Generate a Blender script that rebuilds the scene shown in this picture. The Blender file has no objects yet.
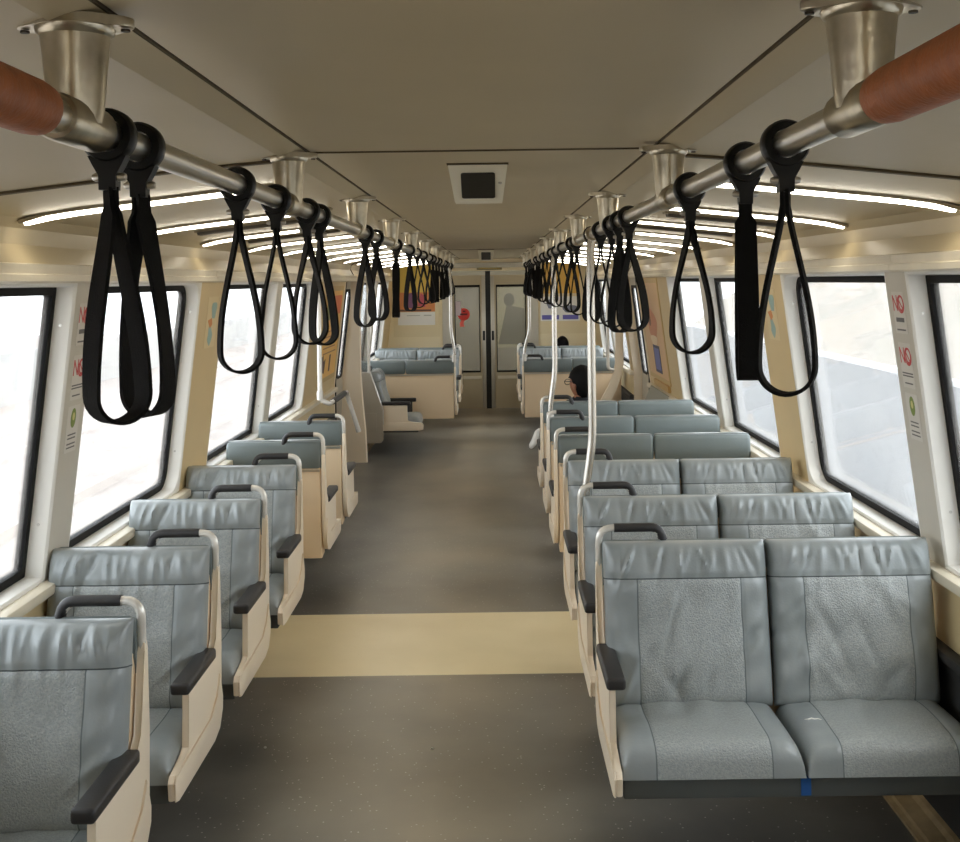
import bpy, bmesh, math, random
from mathutils import Vector, Matrix, noise
random.seed(7)
sc = bpy.context.scene
COL = sc.collection
PI = math.pi
R = math.radians

# ------------------------------------------------------------------ materials
def lin(c):
    def f(v):
        v /= 255.0
        return v / 12.92 if v <= 0.04045 else ((v + 0.055) / 1.055) ** 2.4
    return (f(c[0]), f(c[1]), f(c[2]), 1.0)

def mat(name, rgb, rough=0.5, metal=0.0, var=0.0, vscale=8.0, bump=0.0, bscale=60.0, spec=0.5, rgb2=None, detail=3.0, stretch=None, coat=0.0):
    m = bpy.data.materials.new(name)
    m.use_nodes = True
    nt = m.node_tree
    b = nt.nodes['Principled BSDF']
    b.inputs['Base Color'].default_value = lin(rgb)
    b.inputs['Roughness'].default_value = rough
    b.inputs['Metallic'].default_value = metal
    b.inputs['Specular IOR Level'].default_value = spec
    b.inputs['Coat Weight'].default_value = coat
    tc = nt.nodes.new('ShaderNodeTexCoord')
    vec = tc.outputs['Object']
    if stretch:
        mp = nt.nodes.new('ShaderNodeMapping')
        mp.inputs['Scale'].default_value = stretch
        nt.links.new(vec, mp.inputs['Vector'])
        vec = mp.outputs['Vector']
    if var > 0 or rgb2:
        n = nt.nodes.new('ShaderNodeTexNoise')
        n.inputs['Scale'].default_value = vscale
        n.inputs['Detail'].default_value = detail
        nt.links.new(vec, n.inputs['Vector'])
        r = nt.nodes.new('ShaderNodeValToRGB')
        r.color_ramp.elements[0].position = 0.35
        r.color_ramp.elements[1].position = 0.68
        c = lin(rgb)
        c2 = lin(rgb2) if rgb2 else tuple(max(0, x * (1 - var)) for x in c[:3]) + (1,)
        r.color_ramp.elements[0].color = c2
        r.color_ramp.elements[1].color = c
        nt.links.new(n.outputs['Fac'], r.inputs['Fac'])
        nt.links.new(r.outputs['Color'], b.inputs['Base Color'])
    if bump > 0:
        n2 = nt.nodes.new('ShaderNodeTexNoise')
        n2.inputs['Scale'].default_value = bscale
        n2.inputs['Detail'].default_value = 2.0
        nt.links.new(vec, n2.inputs['Vector'])
        bp = nt.nodes.new('ShaderNodeBump')
        bp.inputs['Strength'].default_value = bump
        bp.inputs['Distance'].default_value = 0.004
        nt.links.new(n2.outputs['Fac'], bp.inputs['Height'])
        nt.links.new(bp.outputs['Normal'], b.inputs['Normal'])
    return m

def emat(name, rgb, s):
    m = bpy.data.materials.new(name)
    m.use_nodes = True
    nt = m.node_tree
    nt.nodes.clear()
    o = nt.nodes.new('ShaderNodeOutputMaterial')
    e = nt.nodes.new('ShaderNodeEmission')
    e.inputs['Color'].default_value = lin(rgb)
    e.inputs['Strength'].default_value = s
    nt.links.new(e.outputs[0], o.inputs[0])
    return m

def glass(name, tint=(245, 248, 250), dirt=0.06, gloss=0.5):
    m = bpy.data.materials.new(name)
    m.use_nodes = True
    nt = m.node_tree
    nt.nodes.clear()
    o = nt.nodes.new('ShaderNodeOutputMaterial')
    t = nt.nodes.new('ShaderNodeBsdfTransparent')
    t.inputs['Color'].default_value = lin(tint)
    g = nt.nodes.new('ShaderNodeBsdfGlossy')
    g.inputs['Roughness'].default_value = 0.04
    fr = nt.nodes.new('ShaderNodeFresnel')
    fr.inputs['IOR'].default_value = 1.3
    ml = nt.nodes.new('ShaderNodeMath')
    ml.operation = 'MULTIPLY'
    ml.inputs[1].default_value = gloss
    nt.links.new(fr.outputs[0], ml.inputs[0])
    m1 = nt.nodes.new('ShaderNodeMixShader')
    nt.links.new(ml.outputs[0], m1.inputs[0])
    nt.links.new(t.outputs[0], m1.inputs[1])
    nt.links.new(g.outputs[0], m1.inputs[2])
    d = nt.nodes.new('ShaderNodeBsdfTranslucent')
    d.inputs['Color'].default_value = lin((235, 232, 226))
    tc = nt.nodes.new('ShaderNodeTexCoord')
    n = nt.nodes.new('ShaderNodeTexNoise')
    n.inputs['Scale'].default_value = 1.6
    n.inputs['Detail'].default_value = 6
    nt.links.new(tc.outputs['Object'], n.inputs['Vector'])
    m3 = nt.nodes.new('ShaderNodeMath')
    m3.operation = 'MULTIPLY'
    m3.inputs[1].default_value = dirt * 2
    nt.links.new(n.outputs['Fac'], m3.inputs[0])
    m2 = nt.nodes.new('ShaderNodeMixShader')
    nt.links.new(m3.outputs[0], m2.inputs[0])
    nt.links.new(m1.outputs[0], m2.inputs[1])
    nt.links.new(d.outputs[0], m2.inputs[2])
    nt.links.new(m2.outputs[0], o.inputs[0])
    return m

M = {}
M['ceiling'] = mat('ceiling_panel', (192, 176, 142), 0.42, var=0.05, vscale=3, bump=0.03, bscale=400)
M['cove'] = mat('cove_panel', (200, 186, 156), 0.45, var=0.05, vscale=3)
M['seam'] = mat('dark_seam', (96, 83, 62), 0.8)
M['wall'] = mat('beige_wall', (219, 197, 152), 0.5, var=0.05, vscale=4)
M['pillar'] = mat('beige_pillar', (214, 190, 142), 0.45, var=0.05, vscale=3)
M['post'] = mat('grey_cream_post', (205, 198, 184), 0.4, var=0.04, vscale=4)
M['white'] = mat('white_window_surround', (236, 233, 226), 0.3, var=0.03, vscale=6)
M['ledge'] = mat('cream_ledge', (228, 218, 196), 0.35, var=0.08, vscale=9)
M['gasket'] = mat('black_rubber_gasket', (14, 13, 13), 0.6, spec=0.15)
M['dark'] = mat('dark_grey_lining', (52, 52, 52), 0.6)
M['kick'] = mat('beige_kick_cove', (176, 152, 112), 0.5, var=0.35, vscale=14, detail=6)
M['shell'] = mat('beige_seat_shell', (228, 204, 170), 0.42)
M['cream'] = mat('cream_end_panel', (240, 224, 200), 0.35)
M['vinyl'] = mat('grey_vinyl', (146, 152, 153), 0.32, coat=0.12, var=0.14, vscale=7, bump=0.12, bscale=140, rgb2=(134, 141, 142))
M['fabric'] = mat('grey_textured_fabric', (164, 169, 168), 0.36, coat=0.12, var=0.2, vscale=150, bump=0.9, bscale=230, rgb2=(146, 152, 152), spec=0.6)
M['hood'] = mat('grey_green_headrest_vinyl', (112, 122, 122), 0.42, var=0.1, vscale=6, bump=0.1, bscale=90)
M['thread'] = mat('dark_seam_thread', (66, 72, 74), 0.8)
M['seamline'] = mat('grey_seam_line', (100, 108, 110), 0.7)
M['base'] = mat('dark_seat_base', (84, 88, 87), 0.55, var=0.1)
M['blue'] = mat('blue_foam', (30, 84, 150), 0.7)
M['arm'] = mat('black_armrest_rubber', (40, 38, 38), 0.5, bump=0.1, bscale=200)
M['steel'] = mat('brushed_steel', (208, 204, 196), 0.28, 1.0, var=0.12, vscale=12, stretch=(30, 1, 30))
M['cast'] = mat('cast_aluminium', (200, 190, 168), 0.28, 1.0, var=0.3, vscale=22, bump=0.12, bscale=60)
M['pole'] = mat('polished_pole', (196, 191, 182), 0.25, 0.9)
M['whitesteel'] = mat('pale_painted_tube', (232, 228, 220), 0.25, 0.3)
M['tan'] = mat('rust_leather_sleeve', (164, 92, 44), 0.55, var=0.2, vscale=40, bump=0.3, bscale=160)
M['strap'] = mat('black_webbing', (13, 12, 11), 0.8, spec=0.2, bump=0.35, bscale=500)
M['plastic'] = mat('black_collar_plastic', (13, 12, 11), 0.4, spec=0.3)
M['greypanel'] = mat('grey_screen_panel', (168, 160, 146), 0.45)
M['door'] = mat('door_panel', (196, 182, 152), 0.4, 0.2, var=0.06, vscale=4)
M['doorframe'] = mat('door_edge_metal', (196, 190, 176), 0.35, 0.5)
M['black'] = mat('black_plastic', (14, 15, 15), 0.3)
M['box'] = mat('camera_housing', (238, 230, 208), 0.45)
M['glass'] = glass('window_glass')
M['doorglass'] = glass('door_glass', (222, 223, 222), 0.14, 0.6)
M['lamp'] = emat('fluorescent_tube', (255, 246, 226), 7.0)
M['amber'] = emat('amber_led', (190, 160, 60), 0.5)
M['housing'] = mat('lamp_housing', (150, 136, 108), 0.5)
M['vent'] = mat('dark_vent', (70, 62, 50), 0.6)
M['skin'] = mat('skin', (150, 98, 70), 0.5)
M['hair'] = mat('black_hair', (9, 8, 8), 0.7, spec=0.15, bump=0.5, bscale=120)
M['cloth'] = mat('black_cloth', (24, 24, 27), 0.85, bump=0.2, bscale=90)
M['trouser'] = mat('dark_trousers', (40, 42, 50), 0.85)
M['shoe'] = mat('white_shoe', (235, 233, 228), 0.5)

def flat(name, rgb, rough=0.5):
    if name not in M:
        M[name] = mat(name, rgb, rough)
    return M[name]

# floor material: speckled rubber, ceiling reflection painted in as lighter tan along the aisle
def floor_mat(name, rgb, rgb2, speck, painted_sheen=None):
    m = mat(name, rgb, 0.30, var=0.2, vscale=2.2, rgb2=rgb2, detail=8, bump=0.06, bscale=300)
    nt = m.node_tree
    b = nt.nodes['Principled BSDF']
    src = b.inputs['Base Color'].links[0].from_socket
    tc = nt.nodes.new('ShaderNodeTexCoord')
    if painted_sheen:
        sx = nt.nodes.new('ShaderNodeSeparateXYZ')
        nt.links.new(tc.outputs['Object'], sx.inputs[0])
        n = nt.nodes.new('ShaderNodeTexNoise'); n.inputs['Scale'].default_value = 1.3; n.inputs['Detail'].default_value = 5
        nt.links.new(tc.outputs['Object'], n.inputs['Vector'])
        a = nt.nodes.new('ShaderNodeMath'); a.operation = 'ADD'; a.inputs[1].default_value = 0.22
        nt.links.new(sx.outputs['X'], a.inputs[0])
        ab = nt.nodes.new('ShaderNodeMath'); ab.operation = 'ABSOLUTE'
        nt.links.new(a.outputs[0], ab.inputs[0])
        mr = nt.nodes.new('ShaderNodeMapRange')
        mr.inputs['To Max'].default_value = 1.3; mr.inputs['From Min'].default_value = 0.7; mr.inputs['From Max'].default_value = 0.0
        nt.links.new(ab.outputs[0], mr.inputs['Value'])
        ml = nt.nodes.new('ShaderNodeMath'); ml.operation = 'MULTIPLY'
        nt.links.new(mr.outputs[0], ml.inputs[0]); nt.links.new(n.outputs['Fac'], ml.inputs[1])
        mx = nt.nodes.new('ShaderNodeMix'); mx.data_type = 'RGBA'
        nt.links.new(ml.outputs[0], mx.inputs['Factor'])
        nt.links.new(src, mx.inputs[6]); mx.inputs[7].default_value = lin(painted_sheen)
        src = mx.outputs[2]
    v = nt.nodes.new('ShaderNodeTexVoronoi')
    v.inputs['Scale'].default_value = 34
    nt.links.new(tc.outputs['Object'], v.inputs['Vector'])
    lt = nt.nodes.new('ShaderNodeMath'); lt.operation = 'LESS_THAN'; lt.inputs[1].default_value = 0.10
    nt.links.new(v.outputs['Distance'], lt.inputs[0])
    sp = nt.nodes.new('ShaderNodeMath'); sp.operation = 'MULTIPLY'; sp.inputs[1].default_value = 0.75
    nt.links.new(lt.outputs[0], sp.inputs[0])
    mx2 = nt.nodes.new('ShaderNodeMix'); mx2.data_type = 'RGBA'
    nt.links.new(sp.outputs[0], mx2.inputs['Factor'])
    nt.links.new(src, mx2.inputs[6]); mx2.inputs[7].default_value = lin(speck)
    nt.links.new(mx2.outputs[2], b.inputs['Base Color'])
    return m
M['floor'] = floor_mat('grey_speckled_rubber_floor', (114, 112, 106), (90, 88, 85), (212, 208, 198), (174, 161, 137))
M['band'] = floor_mat('cream_floor_band', (246, 229, 188), (236, 218, 174), (228, 208, 164))

# ------------------------------------------------------------------ mesh builder
class MB:
    def __init__(s):
        s.bm = bmesh.new()
        s.mi = 0
    def face(s, vs):
        try:
            f = s.bm.faces.new(vs); f.material_index = s.mi; return f
        except ValueError:
            return None
    def poly(s, pts):
        return s.face([s.bm.verts.new(p) for p in pts])
    def box(s, x0, x1, y0, y1, z0, z1, r=0.0, seg=2, tf=None):
        v = [s.bm.verts.new((x, y, z)) for x in (x0, x1) for y in (y0, y1) for z in (z0, z1)]
        fs = [s.face([v[i] for i in q]) for q in ((0, 1, 3, 2), (4, 6, 7, 5), (0, 4, 5, 1), (2, 3, 7, 6), (0, 2, 6, 4), (1, 5, 7, 3))]
        if r > 0:
            es = list({e for f in fs for e in f.edges})
            g = bmesh.ops.bevel(s.bm, geom=es, offset=r, segments=seg, profile=0.5, affect='EDGES')
            for f in g['faces']:
                f.material_index = s.mi
            v = list({x for f in g['faces'] for x in f.verts} | {x for x in v if x.is_valid})
        if tf:
            for x in v:
                x.co = tf(x.co)
        return s
    def prism(s, pts, fn, d0, d1, r=0.0):
        """pts: 2-D outline; fn(a, b, d) -> 3-D"""
        A = [s.bm.verts.new(fn(a, b, d0)) for a, b in pts]
        B = [s.bm.verts.new(fn(a, b, d1)) for a, b in pts]
        n = len(pts)
        f1 = s.face(A); f2 = s.face(B[::-1])
        for i in range(n):
            s.face([A[i], B[i], B[(i + 1) % n], A[(i + 1) % n]])
        if r > 0:
            es = list(set(f1.edges) | set(f2.edges))
            g = bmesh.ops.bevel(s.bm, geom=es, offset=r, segments=2, profile=0.5, affect='EDGES')
            for f in g['faces']:
                f.material_index = s.mi
        return s
    def tube(s, path, r, n=12, caps=True):
        P = [Vector(p) for p in path]
        rs = r if isinstance(r, (list, tuple)) else [r] * len(P)
        t0 = (P[1] - P[0]).normalized()
        up = Vector((0, 0, 1)) if abs(t0.z) < 0.9 else Vector((1, 0, 0))
        a = t0.cross(up).normalized()
        rings = []
        for i, p in enumerate(P):
            t = (P[min(i + 1, len(P) - 1)] - P[max(i - 1, 0)]).normalized()
            a = (a - t * a.dot(t)).normalized()
            b = t.cross(a)
            rings.append([s.bm.verts.new(p + (a * math.cos(k * 2 * PI / n) + b * math.sin(k * 2 * PI / n)) * rs[i]) for k in range(n)])
        for i in range(len(rings) - 1):
            for k in range(n):
                s.face([rings[i][k], rings[i][(k + 1) % n], rings[i + 1][(k + 1) % n], rings[i + 1][k]])
        if caps:
            s.face(rings[0][::-1]); s.face(rings[-1])
        return s
    def loft(s, rings, closed=True, caps=False):
        V = [[s.bm.verts.new(p) for p in r] for r in rings]
        n = len(V[0])
        for i in range(len(V) - 1):
            for k in range(n if closed else n - 1):
                s.face([V[i][k], V[i][(k + 1) % n], V[i + 1][(k + 1) % n], V[i + 1][k]])
        if caps:
            s.face(V[0][::-1]); s.face(V[-1])
        return V
    def sphere(s, c, rx, ry, rz, nu=16, nv=10):
        rings = []
        for j in range(1, nv):
            t = PI * j / nv
            rings.append([(c[0] + rx * math.sin(t) * math.cos(2 * PI * i / nu), c[1] + ry * math.sin(t) * math.sin(2 * PI * i / nu), c[2] + rz * math.cos(t)) for i in range(nu)])
        s.loft(rings, caps=True)
        return s
    def build(s, name, mats, parent=None, smooth=None, recalc=True):
        if recalc:
            bmesh.ops.recalc_face_normals(s.bm, faces=s.bm.faces)
        me = bpy.data.meshes.new(name)
        s.bm.to_mesh(me); s.bm.free()
        for m in (mats if isinstance(mats, (list, tuple)) else [mats]):
            me.materials.append(m)
        if smooth is not None:
            for p in me.polygons:
                p.use_smooth = True
            try:
                me.set_sharp_from_angle(angle=R(smooth))
            except Exception:
                pass
        o = bpy.data.objects.new(name, me)
        COL.objects.link(o)
        if parent:
            o.parent = parent
        return o

def fillet(pts, rad, k=5):
    P = [Vector(p) for p in pts]
    out = [P[0]]
    for i in range(1, len(P) - 1):
        a, b, c = P[i - 1], P[i], P[i + 1]
        d1 = (a - b); d2 = (c - b)
        r = min(rad, d1.length * 0.49, d2.length * 0.49)
        p1 = b + d1.normalized() * r; p2 = b + d2.normalized() * r
        for j in range(k + 1):
            t = j / k
            out.append(p1 * (1 - t) ** 2 + b * 2 * t * (1 - t) + p2 * t * t)
    out.append(P[-1])
    return out

def tag(o, label=None, cat=None, group=None, kind=None):
    if label: o['label'] = label
    if cat: o['category'] = cat
    if group: o['group'] = group
    if kind: o['kind'] = kind
    return o

def empty(name, loc=(0, 0, 0), rz=0.0):
    o = bpy.data.objects.new(name, None)
    o.empty_display_size = 0.1
    COL.objects.link(o)
    o.location = loc
    o.rotation_euler = (0, 0, rz)
    return o

def copy_tree(o, parent=None):
    c = o.copy()
    COL.objects.link(c)
    if parent is not None:
        c.parent = parent
    for ch in list(o.children):
        copy_tree(ch, c)
    return c

ORD = ['nearest', 'second', 'third', 'fourth', 'fifth', 'sixth', 'seventh', 'eighth', 'ninth', 'tenth', 'eleventh', 'twelfth', 'thirteenth',
       'fourteenth', 'fifteenth', 'sixteenth', 'seventeenth', 'eighteenth', 'nineteenth', 'twentieth', 'twenty-first', 'twenty-second', 'twenty-third', 'twenty-fourth', 'twenty-fifth']

# ------------------------------------------------------------------ dimensions
H = 1.72            # eye height
CZ = 2.02           # ceiling
Y0, Y1 = -4.8, 15.5
def wx(z):          # half width of the inner wall at height z
    if z <= 0.80: return 1.41
    return 1.41 - (z - 0.80) * 0.125
SIDES = {'left': -1, 'right': 1}

# ------------------------------------------------------------------ floor
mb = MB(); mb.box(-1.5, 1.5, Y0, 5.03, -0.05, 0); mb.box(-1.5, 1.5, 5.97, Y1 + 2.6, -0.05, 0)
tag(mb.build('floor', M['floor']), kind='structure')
mb = MB(); mb.box(-1.5, 1.5, 5.03, 5.97, -0.05, 0)
tag(mb.build('floor_cream_band', M['band']), kind='structure')

# ------------------------------------------------------------------ ceiling
PROF = [(0.395, 2.018), (0.445, 2.001), (0.450, 2.005), (0.69, 1.985), (0.90, 1.962), (1.12, 1.938), (1.22, 1.923), (1.28, 1.910), (1.312, 1.885), (1.318, 1.84), (1.29, 1.788)]
SL, SR = -0.415, 0.375
def prof(side):
    return [(-0.02 * max(0.0, 1 - (a - 0.40) / 0.7) + side * a, z) for a, z in PROF]
mb = MB()
joints = [Y0, -3.0, 2.63, 10.8, Y1]
for a, b in zip(joints[:-1], joints[1:]):
    mb.box(SL + 0.004, SR - 0.004, a + 0.004, b - 0.004, CZ, CZ + 0.03, r=0.003, seg=1)
for sgn in (-1, 1):
    pr = prof(sgn)
    for a, b in zip(joints[:-1], joints[1:]):
        r0 = [(x, a + 0.008, z) for x, z in pr]; r1 = [(x, b - 0.008, z) for x, z in pr]
        V = mb.loft([r0, r1], closed=False)
tag(mb.build('ceiling', M['ceiling'], smooth=25), kind='structure')
mb = MB()
mb.box(-1.5, 1.5, Y0, Y1, CZ + 0.04, CZ + 0.07)
for sgn in (-1, 1):
    mb.box(min(sgn * 0.385, sgn * 0.41) - 0.02, max(sgn * 0.385, sgn * 0.41) - 0.02, Y0, Y1, CZ + 0.005, CZ + 0.035)
    for j in joints[1:-1]:
        pr = prof(sgn)[2:]
        mb.loft([[(x, j - 0.013, z - 0.006), (x, j + 0.013, z - 0.006), (x, j + 0.013, z + 0.012), (x, j - 0.013, z + 0.012)] for x, z in pr], caps=True)
    mb.box(min(sgn * 1.36, sgn * 1.5), max(sgn * 1.36, sgn * 1.5), Y0, Y1, 1.78, CZ + 0.07)
tag(mb.build('ceiling_seams', M['seam']), kind='structure')
mb = MB()
for x in (SL, SR):
    mb.box(x - 0.002, x + 0.002, Y0, Y1, CZ - 0.001, CZ + 0.01)
for j in joints[1:-1]:
    mb.box(SL, SR, j - 0.004, j + 0.004, CZ - 0.003, CZ + 0.01)
tag(mb.build('trim_1', M['seam']), kind='structure')

# ------------------------------------------------------------------ side walls
WZ0, WZ1 = 0.80, 1.735
def wp(side, y, z, off):
    return (side * (wx(z) + off), y, z)
WINS = [(-4.3, -2.95), (-2.80, -1.45), (-1.0, 0.30), (0.45, 1.80), (2.25, 3.60), (3.78, 5.15), (5.62, 7.0), (7.16, 8.5), (11.72, 13.05), (13.22, 14.6)]
DOOR = (10.22, 11.42)
POSTS = [(0.30, 0.45, 'post'), (-2.95, -2.80, 'post'), (-1.45, -1.0, 'pillar'), (3.60, 3.78, 'post'), (7.0, 7.16, 'post'), (13.05, 13.22, 'post'),
         (Y0, -4.3, 'pillar'), (1.80, 2.25, 'pillar'), (5.15, 5.62, 'pillar'), (8.5, DOOR[0], 'pillar'), (DOOR[1], 11.72, 'pillar'), (14.6, Y1, 'pillar')]

def round_rect(y0, y1, z0, z1, r, k=6, rn=None):
    """rn: radius at the low-y side when it differs from r at the high-y side"""
    pts = []
    rl = r if rn is None else rn
    for sy, sz, rr, a0 in ((1, 1, r, 0), (-1, 1, rl, 90), (-1, -1, rl, 180), (1, -1, r, 270)):
        cy = y1 - rr if sy > 0 else y0 + rr
        cz = z1 - rr if sz > 0 else z0 + rr
        for i in range(k + 1):
            a = R(a0 + 90 * i / k)
            pts.append((cy + rr * math.cos(a), cz + rr * math.sin(a)))
    return pts

def window(n, side, y0, y1):
    post_hi = any(abs(a - y1) < 0.02 and k == 'post' for a, b, k in POSTS)
    r0, r1 = (0.006, 0.085) if post_hi else (0.085, 0.006)
    A = round_rect(y0, y1, WZ0, WZ1, 0.0005)
    B = round_rect(y0 + 0.006, y1 - 0.006, WZ0 + 0.006, WZ1 - 0.006, r0, rn=r1)
    Cc = round_rect(y0 + 0.012, y1 - 0.012, WZ0 + 0.012, WZ1 - 0.012, r0, rn=r1)
    D = round_rect(y0 + 0.016, y1 - 0.016, WZ0 + 0.018, WZ1 - 0.016, r0, rn=r1)
    mb = MB()
    mb.loft([[wp(side, y, z, 0.10) for y, z in A], [wp(side, y, z, 0.0) for y, z in A], [wp(side, y, z, 0.0) for y, z in B], [wp(side, y, z, 0.006) for y, z in Cc], [wp(side, y, z, 0.068) for y, z in D]])
    fr = tag(mb.build('window_%d' % n, M['white'], smooth=40), kind='structure')
    E = round_rect(y0 + 0.044, y1 - 0.044, WZ0 + 0.046, WZ1 - 0.040, max(0.012, r0 * 0.6), rn=max(0.012, r1 * 0.6))
    mb = MB()
    mb.loft([[wp(side, y, z, 0.066) for y, z in D], [wp(side, y, z, 0.058) for y, z in D], [wp(side, y, z, 0.058) for y, z in E], [wp(side, y, z, 0.085) for y, z in E], [wp(side, y, z, 0.085) for y, z in D]])
    mb.build('gasket', M['gasket'], fr, smooth=30)
    mb = MB()
    mb.prism(E, lambda a, b, d: wp(side, a, b, d), 0.069, 0.075)
    mb.build('pane', M['glass'], fr)
    for zz in (0.98, 1.60):                       # the little screws of the surround
        mb = MB()
        p = Vector(wp(side, y1 - 0.012, zz, 0.035))
        mb.tube([p + Vector((0, 0.002, 0)), p - Vector((0, 0.004, 0))], 0.005, 8)
        mb.build('screw', M['steel'], fr)

n = 0
for sname, side in SIDES.items():
    for (a, b) in WINS:
        n += 1
        window(n, side, a, b)
    # posts and pillars
    mbp = {'post': MB(), 'pillar': MB()}
    for a, b, k in POSTS:
        m_ = mbp[k]
        zs = [WZ0, 1.1, 1.4, WZ1]
        ring = lambda off: [[wp(side, a, z, off), wp(side, b, z, off), wp(side, b, z, off + 0.10), wp(side, a, z, off + 0.10)] for z in zs]
        m_.loft(ring(0.0), caps=True)
    tag(mbp['post'].build('wall_%s_posts' % sname, M['post']), kind='structure')
    tag(mbp['pillar'].build('wall_%s_pillars' % sname, M['pillar']), kind='structure')
    # lower wall
    mb = MB()
    xs = lambda a, b: (min(side * a, side * b), max(side * a, side * b))
    for a, b in ((Y0, DOOR[0]), (DOOR[1], Y1)):
        x0, x1 = xs(1.41, 1.51)
        mb.box(x0, x1, a, b, 0, WZ0 - 0.001)
    tag(mb.build('wall_%s' % sname, M['wall']), kind='structure')
    # header rail above the windows
    mb = MB()
    hp = [(wx(WZ1) - 0.002, WZ1 - 0.004), (wx(WZ1) - 0.016, WZ1 + 0.002), (wx(WZ1) - 0.016, WZ1 + 0.020), (wx(WZ1) - 0.008, WZ1 + 0.024), (wx(WZ1) - 0.012, WZ1 + 0.050), (wx(WZ1) + 0.02, WZ1 + 0.060), (1.50, WZ1 + 0.07), (1.50, WZ1 - 0.004)]
    cuts = [Y0, 0.37, 2.02, 3.69, 5.38, 7.08, 8.6, DOOR[0]]
    for a, b in list(zip(cuts[:-1], cuts[1:])) + [(DOOR[0], DOOR[1]), (DOOR[1], 13.13), (13.13, Y1)]:
        mb.loft([[(side * x, a + 0.002, z) for x, z in hp], [(side * x, b - 0.002, z) for x, z in hp]], caps=True)
    tag(mb.build('trim_header_%s' % sname, M['ledge']), kind='structure')
    # sill ledge
    mb = MB()
    for a, b in ((Y0, DOOR[0] - 0.02), (DOOR[1] + 0.02, Y1)):
        x0, x1 = xs(1.368, 1.43)
        mb.box(x0, x1, a, b, 0.765, 0.800, r=0.008)
    tag(mb.build('trim_sill_%s' % sname, M['ledge'], smooth=40), kind='structure')
    # dark lining, its cap strip and the kick cove
    mb = MB()
    for a, b in ((Y0, DOOR[0] - 0.03), (DOOR[1] + 0.03, Y1)):
        x0, x1 = xs(1.392, 1.412); mb.box(x0, x1, a, b, 0.05, 0.53)
        x0, x1 = xs(1.365, 1.412); mb.box(x0, x1, a, b, 0.53, 0.565, r=0.01)
    tag(mb.build('trim_lining_%s' % sname, M['dark'], smooth=40), kind='structure')
    mb = MB()
    kp = [(1.27, 0.0), (1.27, 0.010), (1.285, 0.014), (1.29, 0.024), (1.335, 0.036), (1.345, 0.05), (1.385, 0.07), (1.40, 0.10), (1.41, 0.10), (1.41, 0.0)]
    for a, b in ((Y0, DOOR[0] - 0.03), (DOOR[1] + 0.03, Y1)):
        mb.loft([[(side * x, a, z) for x, z in kp], [(side * x, b, z) for x, z in kp]], caps=True)
    tag(mb.build('baseboard_%s' % sname, M['kick']), kind='structure')

# side doors, recessed between two jambs
def side_door(n, side):
    y0, y1 = DOOR
    root = empty('door_%d' % n); tag(root, kind='structure')
    ym = (y0 + y1) / 2
    for a, b in ((y0, ym - 0.004), (ym + 0.004, y1)):
        mb = MB()
        O = [(a, 0.0), (b, 0.0), (b, 1.75), (a, 1.75)]
        off = 0.075
        W = round_rect(a + 0.11, b - 0.11, 0.80, 1.66, 0.06)
        # leaf with a window hole: four slabs round it
        for (p, q, z0, z1) in ((a, b, 0.0, 0.80), (a, b, 1.66, 1.79), (a, a + 0.11, 0.80, 1.66), (b - 0.11, b, 0.80, 1.66)):
            zs = [z0, z1] if z1 <= 0.80 else [z0, (z0 + z1) / 2, z1]
            mb.loft([[wp(side, p, z, off), wp(side, q, z, off), wp(side, q, z, off + 0.03), wp(side, p, z, off + 0.03)] for z in zs], caps=True)
        leaf = mb.build('leaf', M['doorframe'], root)
        mb = MB()
        inner = round_rect(a + 0.135, b - 0.135, 0.825, 1.635, 0.05)
        mb.loft([[wp(side, y, z, off - 0.006) for y, z in W], [wp(side, y, z, off - 0.006) for y, z in inner], [wp(side, y, z, off + 0.02) for y, z in inner], [wp(side, y, z, off + 0.02) for y, z in W]])
        mb.build('gasket', M['gasket'], leaf)
        mb = MB(); mb.prism(inner, lambda p, q, d: wp(side, p, q, d), off + 0.008, off + 0.014)
        mb.build('pane', M['glass'], leaf)
    mb = MB()
    mb.loft([[wp(side, ym - 0.02, z, 0.062), wp(side, ym + 0.02, z, 0.062), wp(side, ym + 0.02, z, 0.074), wp(side, ym - 0.02, z, 0.074)] for z in (0.0, 0.8, 1.73)], caps=True)
    mb.build('rubber_edge', M['gasket'], root)
    mb = MB()
    for y in (y0, y1):
        s_ = 1 if y == y0 else -1
        mb.loft([[wp(side, y - 0.02, z, -0.006), wp(side, y + 0.012 * s_ + 0.008, z, -0.006), wp(side, y + 0.012 * s_ + 0.008, z, 0.11), wp(side, y - 0.02, z, 0.11)] for z in (0.0, 0.8, 1.733)], caps=True)
    mb.build('jamb', M['cream'], root)
side_door(1, -1); side_door(2, 1)

# ------------------------------------------------------------------ end wall with the sliding door to the next car
DT = 1.80
mb = MB()
mb.box(-1.5, -0.57, Y1, Y1 + 0.08, 0, CZ + 0.05)
mb.box(0.55, 1.5, Y1, Y1 + 0.08, 0, CZ + 0.05)
mb.box(-0.57, 0.55, Y1, Y1 + 0.08, DT + 0.06, CZ + 0.05)
tag(mb.build('wall_end', mat('cream_bulkhead', (244, 229, 192), 0.45)), kind='structure')
mb = MB()
mb.box(-1.5, 1.5, Y0 - 0.08, Y0, -0.05, CZ + 0.07)
tag(mb.build('wall_rear', M['wall']), kind='structure')
mb = MB()
mb.box(-0.66, -0.53, Y1 - 0.03, Y1 - 0.001, 0, DT + 0.10, r=0.004)
mb.box(0.50, 0.63, Y1 - 0.03, Y1 - 0.001, 0, DT + 0.10, r=0.004)
mb.box(-0.66, 0.63, Y1 - 0.03, Y1 - 0.001, DT + 0.10, DT + 0.17, r=0.004)
tag(mb.build('trim_door_surround', M['doorframe']), kind='structure')
d3 = empty('door_3', (-0.025, Y1 + 0.02, 0)); tag(d3, kind='structure')
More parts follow.
